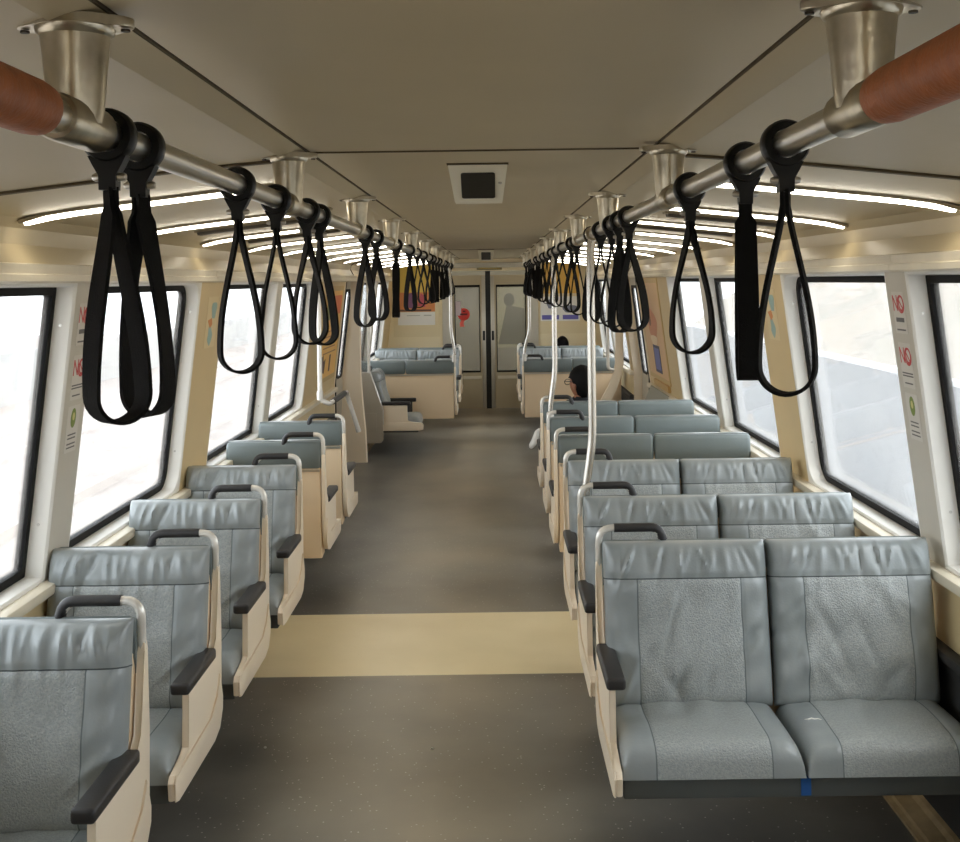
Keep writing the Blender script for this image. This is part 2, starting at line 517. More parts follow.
for sgn, (a, b) in ((-1, (-0.56, -0.055)), (1, (0.015, 0.54))):
    mb = MB()
    ga, gb = (a + 0.10, b - 0.085) if sgn < 0 else (a + 0.085, b - 0.06)
    for (p, q, z0, z1) in ((a, b, 0.005, 0.50), (a, b, 1.66, DT), (a, ga, 0.50, 1.66), (gb, b, 0.50, 1.66)):
        mb.box(p, q, 0, 0.035, z0, z1)
    leaf = mb.build('leaf', M['door'], d3)
    mb = MB()
    edge = (b - 0.05, b) if sgn < 0 else (a, a + 0.05)
    mb.box(edge[0], edge[1], -0.012, -0.001, 0.01, DT - 0.01, r=0.004)
    mb.build('edge_strip', M['doorframe'], leaf, smooth=40)
    mb = MB(); mb.box(ga, gb, 0.012, 0.018, 0.50, 1.66)
    mb.build('pane', M['doorglass'], leaf)
    mb = MB()
    mb.box(ga - 0.012, ga, -0.006, 0.02, 0.49, 1.67); mb.box(gb, gb + 0.012, -0.006, 0.02, 0.49, 1.67)
    mb.box(ga, gb, -0.006, 0.02, 0.49, 0.512); mb.box(ga, gb, -0.006, 0.02, 1.64, 1.67)
    mb.build('gasket', M['gasket'], leaf)
    mb = MB(); c = (edge[0] + edge[1]) / 2
    mb.box(c - 0.016, c + 0.016, -0.02, -0.012, 0.92, 1.05, r=0.006)
    mb.build('handle', M['black'], leaf, smooth=40)
    mb = MB(); mb.box(ga, gb + 0.02, -0.008, 0.0, 0.40, 0.44, r=0.003)
    mb.build('kick_rail', M['ledge'], leaf)
mb = MB(); mb.box(-0.054, 0.014, 0.0, 0.03, 0.0, DT + 0.055)
mb.build('rubber_edge', M['black'], d3)
# vestibule of the next car behind the glass
mb = MB()
mb.box(-1.5, -1.42, Y1 + 0.3, Y1 + 2.6, 0, CZ); mb.box(1.42, 1.5, Y1 + 0.3, Y1 + 2.6, 0, CZ)
mb.box(-1.5, 1.5, Y1 + 2.6, Y1 + 2.7, 0, CZ); mb.box(-1.5, 1.5, Y1 + 0.4, Y1 + 2.6, CZ, CZ + 0.05)
tag(mb.build('wall_next_car', mat('grey_next_car', (178, 176, 168), 0.5)), kind='structure')

r = empty('strip_light'); tag(r, 'added unseen strip light brightening the next car, beyond the end door', 'light')  # unseen lamp added so the next car looks brighter through the glass
mb = MB(); mb.box(-0.9, 0.9, Y1 + 1.2, Y1 + 1.35, CZ - 0.03, CZ - 0.001); mb.build('diffuser', M['lamp'], r)
def plate_thing(name, loc_m, w, h, t, m, label, cat, group=None):
    mb = MB(); mb.box(-w / 2, w / 2, -h / 2, h / 2, 0, t)
    o = mb.build(name, m); o.matrix_world = loc_m
    tag(o, label, cat, group)
    return o
def shape(parent, name, pts, m, z0=0.0, t=0.001):
    mb = MB(); mb.prism(pts, lambda a, b, d: (a, b, d), z0, z0 + t)
    return mb.build(name, m, parent)
def rect(x0, x1, y0, y1): return [(x0, y0), (x1, y0), (x1, y1), (x0, y1)]
def blob(cx, cy, rx, ry, n=20, wob=0.0, ph=0):
    return [(cx + rx * (1 + wob * math.sin(3 * a + ph)) * math.cos(a), cy + ry * (1 + wob * math.cos(2 * a + ph)) * math.sin(a)) for a in [2 * PI * i / n for i in range(n)]]
def end_frame(x, z, y=Y1):          # a frame on the end wall facing the camera
    return Matrix(((1, 0, 0, x), (0, 0, -1, y), (0, 1, 0, z), (0, 0, 0, 1)))
def wall_frame(side, y, z, off=0.0):
    s = -side
    up = Vector((-side * 0.125, 0, 1)).normalized()
    rt = Vector((0, 1, 0)) if side < 0 else Vector((0, -1, 0))
    nn = rt.cross(up)
    p = Vector(wp(side, y, z, 0.0)) + nn * 0.0005
    return Matrix(((rt.x, up.x, nn.x, p.x), (rt.y, up.y, nn.y, p.y), (rt.z, up.z, nn.z, p.z), (0, 0, 0, 1)))
def text(parent, s, size, x, y, m, z=0.0, name='lettering', sx=1.0):
    cu = bpy.data.curves.new(name, 'FONT'); cu.body = s; cu.size = size; cu.extrude = 0.0004
    cu.align_x = 'CENTER'; cu.align_y = 'CENTER'
    t = bpy.data.objects.new(name, cu); COL.objects.link(t)
    bpy.context.view_layer.update()
    me = bpy.data.meshes.new_from_object(t)
    bpy.data.objects.remove(t)
    me.materials.clear(); me.materials.append(m)
    o = bpy.data.objects.new(name, me); COL.objects.link(o)
    o.parent = parent; o.location = (x, y, z); o.scale = (sx, 1, 1)
    return o

# grey figure on a poster of the next car, red notice on the door pane
pw = plate_thing('wall_poster', end_frame(0.30, 1.22, Y1 + 2.598), 0.5, 1.1, 0.003, flat('poster_olive', (206, 204, 178)), 'faded poster with a grey figure, seen through the right end door pane', 'poster')
shape(pw, 'figure_print', blob(-0.02, 0.20, 0.085, 0.105), flat('print_grey', (104, 108, 100)), 0.003)
shape(pw, 'figure_print', [(-0.06, 0.12), (0.04, 0.10), (0.22, 0.06), (0.24, -0.5), (-0.2, -0.5), (-0.12, -0.15)], flat('print_grey2', (128, 130, 120)), 0.003)
nt_ = empty('door_notice', (-0.375, Y1 + 0.028, 1.275)); tag(nt_, 'red round notice with a tail stuck on the left end door pane', 'notice')
red = flat('notice_red', (206, 52, 40))
mb = MB(); mb.prism(blob(0, 0, 0.083, 0.083, 28), lambda a, b, d: (a, d, b), -0.0004, 0.0012); disc = mb.build('notice_disc', red, nt_)
mb = MB(); mb.prism([(-0.03, -0.075), (0.01, -0.08), (-0.005, -0.13), (0.012, -0.165), (-0.05, -0.17), (-0.055, -0.12)], lambda a, b, d: (a, d, b), -0.0004, 0.0012); mb.build('notice_tail', flat('notice_pink', (226, 96, 80)), nt_)
mb = MB(); mb.box(-0.05, 0.05, -0.0012, -0.0005, -0.012, 0.012); mb.box(-0.012, 0.022, -0.0012, -0.0005, 0.03, 0.05); mb.build('print_block', flat('notice_dark', (92, 20, 20)), nt_)
w2 = empty('door_leaflet', (-0.46, Y1 + 0.028, 1.36)); tag(w2, 'pale mauve leaflet above the red notice on the end door pane', 'leaflet')
mb = MB(); mb.prism(rect(-0.035, 0.05, -0.1, 0.09), lambda a, b, d: (a, d, b), -0.0006, 0.0006); mb.build('sheet', flat('leaflet_mauve', (206, 186, 188)), w2)

# bulkhead posters
cream2 = flat('poster_holder', (236, 220, 180))
p1 = plate_thing('bulkhead_poster', end_frame(-1.01, 1.48), 0.62, 1.0, 0.008, cream2, 'yellow and orange poster with a white strip on left end bulkhead', 'poster')
shape(p1, 'yellow_field', rect(-0.25, 0.25, 0.10, 0.46), flat('poster_yellow', (238, 208, 96)), 0.008)
shape(p1, 'orange_picture', rect(-0.25, 0.25, -0.16, 0.10), flat('poster_orange', (230, 150, 90)), 0.008)
shape(p1, 'purple_figure', [(-0.14, -0.1), (-0.02, -0.12), (0.0, 0.02), (-0.04, 0.10), (-0.12, 0.08)], flat('poster_purple', (138, 92, 130)), 0.009)
shape(p1, 'pink_figure', [(0.02, -0.08), (0.12, -0.1), (0.13, 0.04), (0.06, 0.09)], flat('poster_pink', (212, 96, 112)), 0.009)
shape(p1, 'dark_detail', rect(-0.22, 0.2, -0.155, -0.13), flat('poster_brown', (110, 80, 60)), 0.009)
shape(p1, 'white_strip', rect(-0.25, 0.25, -0.34, -0.165), flat('poster_white', (244, 243, 238)), 0.008)
shape(p1, 'grey_print', rect(-0.13, 0.05, -0.215, -0.208), flat('print_line', (176, 176, 170)), 0.0095)
shape(p1, 'grey_print', rect(0.1, 0.2, -0.215, -0.205), flat('print_line', (176, 176, 170)), 0.0095)
p2 = plate_thing('bulkhead_poster', end_frame(0.97, 1.50), 0.66, 1.0, 0.008, cream2, 'poster with a white and blue lower strip on right end bulkhead', 'poster')
shape(p2, 'yellow_field', rect(-0.27, 0.22, 0.04, 0.46), flat('poster_amber', (236, 190, 90)), 0.008)
shape(p2, 'white_strip', rect(-0.31, 0.22, -0.33, 0.0), flat('poster_white', (244, 243, 238)), 0.008)
shape(p2, 'blue_bar', rect(-0.29, -0.06, -0.31, -0.25), flat('poster_blue', (112, 110, 190)), 0.009)
shape(p2, 'blue_bar', rect(-0.01, 0.2, -0.31, -0.25), flat('poster_blue', (112, 110, 190)), 0.009)
shape(p2, 'grey_picture', blob(0.09, -0.17, 0.1, 0.06, 14, 0.15), flat('poster_slate', (130, 134, 150)), 0.009)
shape(p2, 'grey_picture', blob(-0.17, -0.10, 0.055, 0.08, 14, 0.25), flat('poster_slate', (130, 134, 150)), 0.009)

# LED destination strip above the end door
led = empty('destination_display', (-0.02, Y1 - 0.002, 1.915)); tag(led, 'dim amber dot matrix strip above the end door', 'display')
mb = MB(); mb.box(-0.17, 0.17, -0.012, 0, -0.045, 0.045, r=0.003); mb.build('display_case', flat('led_case', (120, 110, 84)), led)
mb = MB()
for i in range(26):
    for j in range(4):
        if (i * 7 + j * 5 + i * j) % 3 != 0:
            mb.box(-0.15 + i * 0.0116, -0.15 + i * 0.0116 + 0.006, -0.0135, -0.012, -0.03 + j * 0.016, -0.03 + j * 0.016 + 0.009)
mb.build('led_dots', M['amber'], led)

# ------------------------------------------------------------------ ceiling fittings: wedge camera housings
def wedge(name, x, y, w, h, d, label):
    r = empty(name, (x, y, CZ)); tag(r, label, 'camera housing')
    w2 = w * 0.42; w1 = w / 2
    A = [(-w1, 0, 0), (w1, 0, 0), (w1, d + 0.12, 0), (-w1, d + 0.12, 0)]
    B = [(-w2, d, -h), (w2, d, -h), (w2, d + 0.10, -h), (-w2, d + 0.10, -h)]
    mb = MB(); mb.loft([A, B], caps=True); 
    mb.build('housing', M['box'], r)
    # face axes
    o = Vector((0, 0, 0)); dn = Vector((0, d, -h)); L = dn.length; dn.normalize()
    nn = Vector((0, -h, -d)).normalized()
    M4 = Matrix(((1, 0, 0, 0), (0, dn.y, nn.y, 0), (0, dn.z, nn.z, 0), (0, 0, 0, 1)))
    mb = MB(); mb.prism(round_rect(-w * 0.29, w * 0.29, L * 0.24, L * 0.90, 0.008), lambda a, b, c: M4 @ Vector((a, b, c)), -0.001, 0.003)
    mb.build('lens_window', M['black'], r)
    mb = MB(); mb.tube([M4 @ Vector((w * 0.375, L * 0.5, 0)), M4 @ Vector((w * 0.375, L * 0.5, 0.003))], w * 0.03, 10)
    mb.build('screw', M['steel'], r)
    mb = MB(); mb.box(-w1 - 0.002, w1 + 0.002, -0.004, 0.02, -0.004, 0.0)
    mb.build('shadow_gap', M['seam'], r)
wedge('camera_housing', -0.03, 2.92, 0.153, 0.085, 0.17, 'tapered ceiling camera housing with black window between the grab rails')
wedge('camera_housing', -0.045, 10.95, 0.155, 0.10, 0.26, 'small tapered camera housing on the ceiling before the end door')

# ------------------------------------------------------------------ fluorescent strip lights and vents
def ceil_z(a):
    for (x0, z0), (x1, z1) in zip(PROF[:-1], PROF[1:]):
        if x0 <= a <= x1:
            return z0 + (z1 - z0) * (a - x0) / (x1 - x0)
    return PROF[0][1]
def arc_bar(mb, side, a0, a1, y0, y1, top, bot, n=10):
    rings = []
    for i in range(n + 1):
        a = a0 + (a1 - a0) * i / n
        z = ceil_z(a)
        x = -0.02 * max(0.0, 1 - (a - 0.40) / 0.7) + side * a
        rings.append([(x, y0, z - top), (x, y1, z - top), (x, y1 - 0.012, z - bot), (x, y0 + 0.012, z - bot)])
    mb.loft(rings, caps=True)
LY = [-4.0, -3.0, -2.0, -1.0, 3.14, 4.14, 5.10, 6.07, 7.03, 7.96, 9.0, 10.0, 11.0, 12.25, 13.4, 14.7]  # entries behind the camera are unseen lamps added to brighten the seat fronts
for sname, side in SIDES.items():
    for i, y in enumerate(LY[4:] + LY[:4]):
        r = empty('strip_light', (0, 0, 0))
        tag(r, ('lit fluorescent strip light, %s from the near end, above the %s windows' % (ORD[i], sname)) if y > 0 else ('added unseen strip light behind the camera, %s back, above the %s windows' % (ORD[15 - i], sname)), 'light', 'strip lights along the %s ceiling' % sname)
        mb = MB(); arc_bar(mb, side, 0.56, 1.288, y - 0.010, y + 0.075, 0.001, 0.009)
        mb.build('housing', M['housing'], r)
        mb = MB(); arc_bar(mb, side, 0.58, 1.278, y + 0.005, y + 0.050, 0.009, 0.019)
        mb.build('diffuser', M['lamp'], r, smooth=50)
    for i, y in enumerate([4.5, 5.45]):
        r = empty('air_vent'); tag(r, 'dark slotted air vent between the %s strip lights on the %s' % (['second and third', 'third and fourth'][i], sname), 'vent')
        mb = MB(); arc_bar(mb, side, 0.70, 1.16, y, y + 0.09, 0.001, 0.008); mb.build('vent_frame', M['housing'], r)
        mb = MB(); arc_bar(mb, side, 0.71, 1.15, y + 0.005, y + 0.08, 0.008, 0.018); mb.build('slot', M['vent'], r)

# ------------------------------------------------------------------ grab rails with hangers
U = 0.87            # the overhead rails sit nearer the eye than the seats
RZ = 1.898
RX = {'left': -0.450, 'right': 0.396}
HY = [U * (1.42 + 1.52 * k) for k in range(-3, 10)]
def hanger(x, y, parent):
    mb = MB()
    zc = 2.009
    # eared flange
    pts = []
    for i in range(40):
        a = 2 * PI * i / 40
        rx = 0.045 + 0.020 * abs(math.cos(a)) ** 6
        pts.append((math.cos(a) * rx, math.sin(a) * 0.0435))
    mb.prism(pts, lambda a, b, d: (x + a, y + b, d), zc - 0.008, zc + 0.003, r=0.0025)
    prof_ = [(0.0425, zc - 0.008), (0.041, zc - 0.014), (0.037, zc - 0.017), (0.0345, zc - 0.04), (0.0295, RZ + 0.013), (0.027, RZ)]
    mb.loft([[(x + r_ * math.cos(2 * PI * k / 24), y + r_ * math.sin(2 * PI * k / 24), z) for k in range(24)] for r_, z in prof_], caps=True)
    mb.tube([(x, y - 0.062, RZ), (x, y - 0.058, RZ), (x, y + 0.058, RZ), (x, y + 0.062, RZ)], [0.0235, 0.0255, 0.0255, 0.0235], 20)
    h = mb.build('hanger', M['cast'], parent, smooth=40)
    for e in (-1, 1):
        mb = MB(); mb.tube([(x + e * 0.055, y, zc - 0.009), (x + e * 0.055, y, zc - 0.0115)], 0.005, 10)
        mb.build('bolt', M['vent'], h)
rails = {}
for sname, x in RX.items():
    r = empty('grab_rail', (0, 0, 0)); rails[sname] = r
    tag(r, 'long steel overhead grab rail on the %s with a rust brown near sleeve' % sname, 'grab rail')
    mb = MB(); mb.tube([(x, -3.0, RZ), (x, 13.6, RZ)], 0.0183, 20); mb.build('tube', M['steel'], r, smooth=40)
    for y in HY: hanger(x, y + (0.020 if x < 0 else -0.018), r)
    mb = MB()
    ys = [1.157 - q for q in (0.0, 0.003, 0.012, 0.032, 1.0, 1.02)]; rs = [0.019, 0.0225, 0.027, 0.0285, 0.0295, 0.019]
    mb.tube([(x, y, RZ) for y in ys], rs, 24); mb.build('sleeve', M['tan'], r, smooth=40)

# ------------------------------------------------------------------ hand straps
def collar_mesh():
    mb = MB()
    prf = [(0.0225, -0.014), (0.0335, -0.014), (0.037, -0.009), (0.037, 0.009), (0.0335, 0.014), (0.0225, 0.014)]
    n_ = 28
    rings = []
    for k in range(n_ + 1):
        a = 2 * PI * k / n_
        rings.append([(r_ * math.sin(a), yy, r_ * math.cos(a)) for r_, yy in prf])
    mb.loft(rings)
    # tapered neck clamp
    def rr(w, d, z): return [(-w, -d, z), (w, -d, z), (w, d, z), (-w, d, z)]
    mb.loft([rr(0.026, 0.011, -0.028), rr(0.020, 0.011, -0.040), rr(0.012, 0.011, -0.054), rr(0.0115, 0.0105, -0.074)], caps=True)
    o = mb.build('collar', M['plastic'], smooth=35); return o.data, o
def webbing_mesh(width, length, wob):
    mb = MB()
    # teardrop path: right strand down, round the bottom, left strand up
    P = []
    b = width / 2
    top = -0.070
    def half(s):
        z = top + (-(length - b) - top) * s
        x = 0.004 + (b - 0.004) * (math.sin(min(1, max(0, (s - 0.10) / 0.90)) * PI / 2) ** 1.25)
        return x, z
    n1 = 22
    for i in range(n1 + 1):
        P.append(half(i / n1))
    for i in range(1, 16):
        a = PI * i / 16
        P.append((b * math.cos(a), -(length - b) - b * math.sin(a)))
    for i in range(n1, -1, -1):
        x, z = half(i / n1); P.append((-x, z))
    ww = 0.0185; th = 0.0028
    rings = []
    for i, (x, z) in enumerate(P):
        q0 = P[max(i - 1, 0)]; q1 = P[min(i + 1, len(P) - 1)]
        t = Vector((q1[0] - q0[0], q1[1] - q0[1])).normalized()
        nx, nz = -t.y, t.x
        fr = i / (len(P) - 1)
        tw = wob * math.sin(fr * 2 * PI)
        yo = tw * 0.012
        w_ = ww * (0.62 if min(fr, 1 - fr) < 0.04 else 1)
        sk = tw * 0.5
        ca, sa = math.cos(sk), math.sin(sk)
        def pt(u, v): return (x + nx * (v * ca - u * sa), yo + u * ca + v * sa, z + nz * (v * ca - u * sa))
        rings.append([pt(-w_, -th), pt(w_, -th), pt(w_, th), pt(-w_, th)])
    mb.loft(rings, caps=True)
    o = mb.build('webbing', M['strap'], smooth=50); return o.data, o
cm, _o = collar_mesh(); bpy.data.objects.remove(_o)
WM = []
for w_, l_, wb in ((0.085, 0.385, 0.0), (0.075, 0.39, 0.5), (0.095, 0.375, -0.4), (0.068, 0.395, 0.8)):
    me_, _o = webbing_mesh(w_, l_, wb); bpy.data.objects.remove(_o); WM.append(me_)
mb = MB(); mb.tube([(-0.023, 0, 0), (-0.019, 0, 0), (0.019, 0, 0), (0.023, 0, 0)], [0.004, 0.006, 0.006, 0.004], 12)
_o = mb.build('buckle_bolt', M['steel'], smooth=40); bm_ = _o.data; bpy.data.objects.remove(_o)
STRAPS = {
 'left': [(1.565, 38, 1), (1.70, -32, 3), (2.36, 25, 0), (2.78, 20, 0), (3.25, 35, 2), (3.48, 28, 1), (4.75, 40, 0), (5.2, 50, 2), (6.3, 78, 3), (7.35, 35, 1), (8.1, 10, 0), (8.85, 30, 2), (9.7, 20, 0), (10.3, 60, 1), (10.9, 80, 3), (11.5, 30, 0), (12.2, 60, 1), (12.9, 20, 2), (13.5, 70, 0), (14.1, 30, 1), (14.5, 55, 3), (14.85, 20, 0)],
 'right': [(1.77, -22, 0), (2.05, 82, 0), (2.62, 14, 2), (3.78, -30, 2), (4.05, 25, 1), (4.32, -12, 0), (4.75, -10, 0), (5.2, 15, 3), (6.1, -20, 1), (6.45, 20, 0), (7.3, 12, 2), (8.0, -30, 1), (8.6, 25, 0), (9.3, -15, 3), (10.0, 20, 1), (10.8, 70, 2), (11.4, 40, 0), (12.3, 80, 1), (12.8, 35, 0), (13.3, 15, 2), (13.78, 60, 1), (14.5, 30, 0), (14.85, 75, 3)],
}
SPECIAL = {('left', 0): 'black loop hand strap nearest the camera on the left rail, hanging lowest', ('left', 1): 'black hand strap crossing behind the nearest one on the left rail',
           ('right', 0): 'black open loop hand strap nearest the camera on the right rail', ('right', 1): 'black hand strap turned edge-on as a flat band on the right rail'}
for sname, lst in STRAPS.items():
    for i, (y, yaw, v) in enumerate(lst):
        r = empty('hanging_strap', (RX[sname], U * y, RZ)); r.scale = (U, U, U)
        tag(r, SPECIAL.get((sname, i), 'black loop hand strap, %s from the near end of the %s grab rail' % (ORD[i], sname)), 'hand strap', 'hand straps on the %s grab rail' % sname)
        c = bpy.data.objects.new('collar', cm); COL.objects.link(c); c.parent = r
        w = bpy.data.objects.new('webbing', WM[v]); COL.objects.link(w); w.parent = r
        w.rotation_euler = (R(random.uniform(-1.5, 1.5)), R(random.uniform(-1.5, 1.5)), R(yaw))
        if y < 7.5:
            b = bpy.data.objects.new('buckle_bolt', bm_); COL.objects.link(b); b.parent = c; b.location = (0, 0, -0.056)

# ------------------------------------------------------------------ seats
def spaced(n, seams, L, e=0.0018):
    s = [0.5 - 0.5 * math.cos(PI * i / n) for i in range(n + 1)]
    s = [0.5 * a + 0.5 * (i / n) for i, a in enumerate(s)]
    pos = [a * L for a in s]
    for q in seams:
        pos = [p for p in pos if abs(p - q) > 0.004] + [q - e, q + e]
    return sorted(pos)
def E(s, p=6.0, q=0.45):
    return max(0.0, 1 - abs(2 * s - 1) ** p) ** q

def cushion(name, W, L, T, place, kind, seed, parent):
    rnd = random.Random(seed)
    ph = [rnd.uniform(0, 6.28) for _ in range(6)]
    sl, sr = 0.19 * W, 0.82 * W
    folds = []
    for q in range(17):
        a0 = (q + rnd.uniform(0.1, 0.9)) / 17
        folds.append((a0, (a0 - 0.5) * -0.5 + rnd.uniform(-0.35, 0.35), rnd.uniform(0.009, 0.020), rnd.choice((1, 1, -1)) * rnd.uniform(0.006, 0.0125), rnd.uniform(0.62, 0.8), rnd.uniform(0.88, 0.95)))
    creases = [(rnd.uniform(0.1, 0.9), rnd.uniform(0.05, 0.7), rnd.choice((-1, 1)) * rnd.uniform(0.7, 1.4), rnd.uniform(0.018, 0.035), rnd.uniform(0.08, 0.2), rnd.choice((1, -1)) * rnd.uniform(0.005, 0.011)) for q in range(12)]
    sv = 0.775 * L
    us = spaced(84, [sl, sr], W)
    vs = spaced(52, [sv] if kind == 'back' else [], L)
    mb = MB()
    F = []
    for v in vs:
        row = []
        for u in us:
            a, b = u / W, v / L
            n_ = T * E(a, 12, 0.40) * (E(b, 10, 0.40) if kind == 'back' else E(b, 9, 0.42))
            ed = min(1.0, 8 * min(a, 1 - a)) * min(1.0, 10 * min(b, 1 - b))
            if kind == 'back':
                n_ += 0.010 * math.sin(PI * a) * math.sin(PI * min(1, b * 1.1))
                for (a0, sl_, w_, am, b0, b1) in folds:
                    d_ = (a - a0 - sl_ * (b - 0.98)) / w_
                    if abs(d_) < 4:
                        n_ += am * ed * math.exp(-d_ * d_) * min(1.0, max(0.0, (b - b0) / (b1 - b0)))
                for (a0, c0, ang, w_, ln, am) in creases:
                    p_ = (a - a0) * math.cos(ang) + (b - c0) * math.sin(ang); q_ = -(a - a0) * math.sin(ang) + (b - c0) * math.cos(ang)
                    n_ += am * ed * math.exp(-(q_ / w_) ** 2 - (p_ / ln) ** 2)
                n_ += ed * 0.013 * noise.noise(Vector((a * 3.2 + seed, b * 4.2, 1.3)))
                n_ += ed * 0.004 * noise.noise(Vector((a * 9 + seed, b * 5 + a * 3, 4.3)))
                n_ += 0.003 * math.sin(34 * b - 16 * a + ph[1]) * max(0, 1 - 4.5 * min(a, 1 - a)) * min(1, 12 * min(a, 1 - a)) * min(1, 5 * (1 - b))
                dv_ = abs(v - sv)
                n_ -= 0.005 * math.exp(-(dv_ / 0.006) ** 2)
            else:
                n_ += 0.006 * math.sin(PI * a) * math.sin(PI * b)
                n_ += ed * 0.010 * noise.noise(Vector((a * 3.0 + seed, b * 2.6, 8.1)))
                k = (a - 0.42) * 24 + (b - 0.3) * 5
                n_ += ed * 0.006 * math.sin(k + ph[0]) * math.exp(-((a - 0.45) / 0.22) ** 2 - ((b - 0.32) / 0.2) ** 2)
            for q in (sl, sr):
                if not (kind == 'back' and v > sv):
                    n_ -= 0.003 * math.exp(-(abs(u - q) / 0.005) ** 2) * min(1, n_ / 0.02)
            row.append(mb.bm.verts.new(place(u - W / 2, v, n_)))
        F.append(row)
    nu, nv = len(us), len(vs)
    for j in range(nv - 1):
        for i in range(nu - 1):
            um, vm = (us[i] + us[i + 1]) / 2, (vs[j] + vs[j + 1]) / 2
            mb.mi = 0
            inner = sl < um < sr and (kind != 'back' or vm < sv)
            if inner: mb.mi = 1
            if kind == 'back' and abs(vm - sv) < 0.0019: mb.mi = 2
            elif (abs(um - sl) < 0.0019 or abs(um - sr) < 0.0019) and (kind != 'back' or vm < sv): mb.mi = 3
            mb.face([F[j][i], F[j][i + 1], F[j + 1][i + 1], F[j + 1][i]])
    # back face
    mb.mi = 0
    loop = [F[0][i] for i in range(nu)] + [F[j][nu - 1] for j in range(1, nv)] + [F[nv - 1][i] for i in range(nu - 2, -1, -1)] + [F[j][0] for j in range(nv - 2, 0, -1)]
    mb.face(loop[::-1])
    return mb.build(name, [M['vinyl'], M['fabric'], M['thread'], M['seamline']], parent, smooth=60)

ST = 0.877
def make_seat(nc, asg, name):
    """seat facing local -Y; aisle end panel at x = 0 side, extending away to -asg."""
    root = empty(name)
    W = 0.515 if nc == 2 else 0.505
    full = W * nc + 0.02
    X = lambda d: -asg * d          # d metres inward from the aisle face
    xs = lambda a, b: (min(X(a), X(b)), max(X(a), X(b)))
    p0 = Vector((0, -0.085, 0.395)); p1 = Vector((0, 0.010, ST + 0.012)); dv = (p1 - p0); L = dv.length; dv.normalize()
    nb = Vector((0, -dv.z, dv.y))
    L2 = 0.41
    for i in range(nc):
        cx = X(0.017 + W * (i + 0.5))
        g = 0.006
        bc = cushion('back_cushion', W - g, L, 0.070, lambda u, v, n_: Vector((cx + u, 0, 0)) + p0 + dv * v + nb * n_, 'back', 3 + i * 5 + nc + (asg > 0) * 2, root)
        sc_ = cushion('seat_cushion', W - g, L2, 0.095, lambda u, v, n_: Vector((cx + u, -0.062 - v, 0.330 + n_ + 0.02 * v)), 'seat', 4 + i * 7 + nc, root)
        a, b = cx - W / 2 + 0.002, cx + W / 2 - 0.002
        mb = MB()
        # headrest hood wrapping over the top of the shell
        prf = [(0.010, 0.79), (0.014, 0.862), (0.020, 0.880), (0.032, 0.888), (0.047, 0.884), (0.058, 0.866), (0.062, 0.81), (0.060, 0.752), (0.052, 0.744), (0.03, 0.744)]
        rings = []
        for t, k in ((0, 0.55), (0.015, 0.88), (0.04, 1.0), (0.25, 1.0), (0.5, 1.01), (0.75, 1.0), (0.96, 1.0), (0.985, 0.88), (1, 0.55)):
            rings.append([(a + (b - a) * t, 0.025 + (y - 0.025) * k, 0.82 + (z - 0.82) * (0.6 + 0.4 * k) if z > 0.82 else z) for y, z in prf])
        mb.loft(rings, caps=True)
        mb.build('headrest_cover', M['hood'], root, smooth=50)
    # shell behind
    mb = MB()
    x0, x1 = xs(0.024, full - 0.004)
    mb.prism([(0.028, 0.27), (0.052, 0.275), (0.055, 0.75), (0.03, 0.80), (0.004, 0.80), (-0.06, 0.40), (-0.06, 0.28)], lambda y, z, d: (d, y, z), x0, x1, r=0.004)
    sh = mb.build('back_shell', M['shell'], root, smooth=40)
    mb = MB(); mb.box(x0 + 0.004, x1 - 0.004, 0.054, 0.062, 0.731, 0.744); mb.build('trim_strip', M['steel'], sh)
    # base box
    mb = MB()
    x0, x1 = xs(0.026, full - 0.004)
    mb.box(x0, x1, -0.45, -0.05, 0.275, 0.329, r=0.006)
    mb.build('seat_base', M['base'], root, smooth=40)
    mb = MB(); x0, x1 = xs(full - 0.05, full + 0.02 if nc == 1 else full + 0.005); mb.box(x0, x1, -0.42, 0.02, 0.10, 0.277); mb.build('wall_bracket', M['dark'], root)
    if nc == 2:
        mb = MB(); x0, x1 = xs(0.017 + W - 0.014, 0.017 + W + 0.014); mb.box(x0, x1, -0.453, -0.42, 0.282, 0.330); mb.build('foam_edge', M['blue'], root)
    # end panel on the aisle
    out = [(0.060, 0.80), (0.063, 0.60), (0.060, 0.43), (0.046, 0.36), (0.005, 0.312), (-0.06, 0.298), (-0.47, 0.298), (-0.50, 0.306), (-0.505, 0.355), (-0.49, 0.372),
           (-0.37, 0.380), (-0.345, 0.392), (-0.345, 0.548), (-0.05, 0.560), (-0.005, 0.60), (0.030, 0.80), (0.032, 0.82), (0.055, 0.82)]
    mb = MB()
    x0, x1 = xs(0.0, 0.019)
    mb.prism(out, lambda y, z, d: (d, y, z), x0, x1, r=0.005)
    ep = mb.build('end_panel', M['cream'], root, smooth=40)
    mb = MB(); x0, x1 = xs(-0.006, 0.001)
    low = [(0.052, 0.40), (0.048, 0.36), (0.006, 0.310), (-0.06, 0.295), (-0.47, 0.295), (-0.502, 0.304), (-0.507, 0.355), (-0.49, 0.374), (-0.10, 0.38), (-0.02, 0.42), (0.02, 0.48)]
    mb.prism(low, lambda y, z, d: (d, y, z), x0, x1, r=0.004)
    mb.build('skirt_rail', M['cream'], ep, smooth=40)
    # armrest pad
    mb = MB(); x0, x1 = xs(-0.010, 0.046); mb.box(x0, x1, -0.375, -0.045, 0.5495, 0.585, r=0.010, seg=3)
    mb.build('armrest', M['arm'], root, smooth=40)
    # grab handle: rubber bar, steel bend down to the panel
    path = fillet([(X(0.011), 0.042, 0.80), (X(0.011), 0.040, 0.925), (X(0.205), 0.040, 0.925), (X(0.225), 0.040, 0.84)], 0.045, 6)
    mb = MB(); mb.tube(path, 0.0115, 12); hd = mb.build('grab_handle', M['whitesteel'], root, smooth=50)
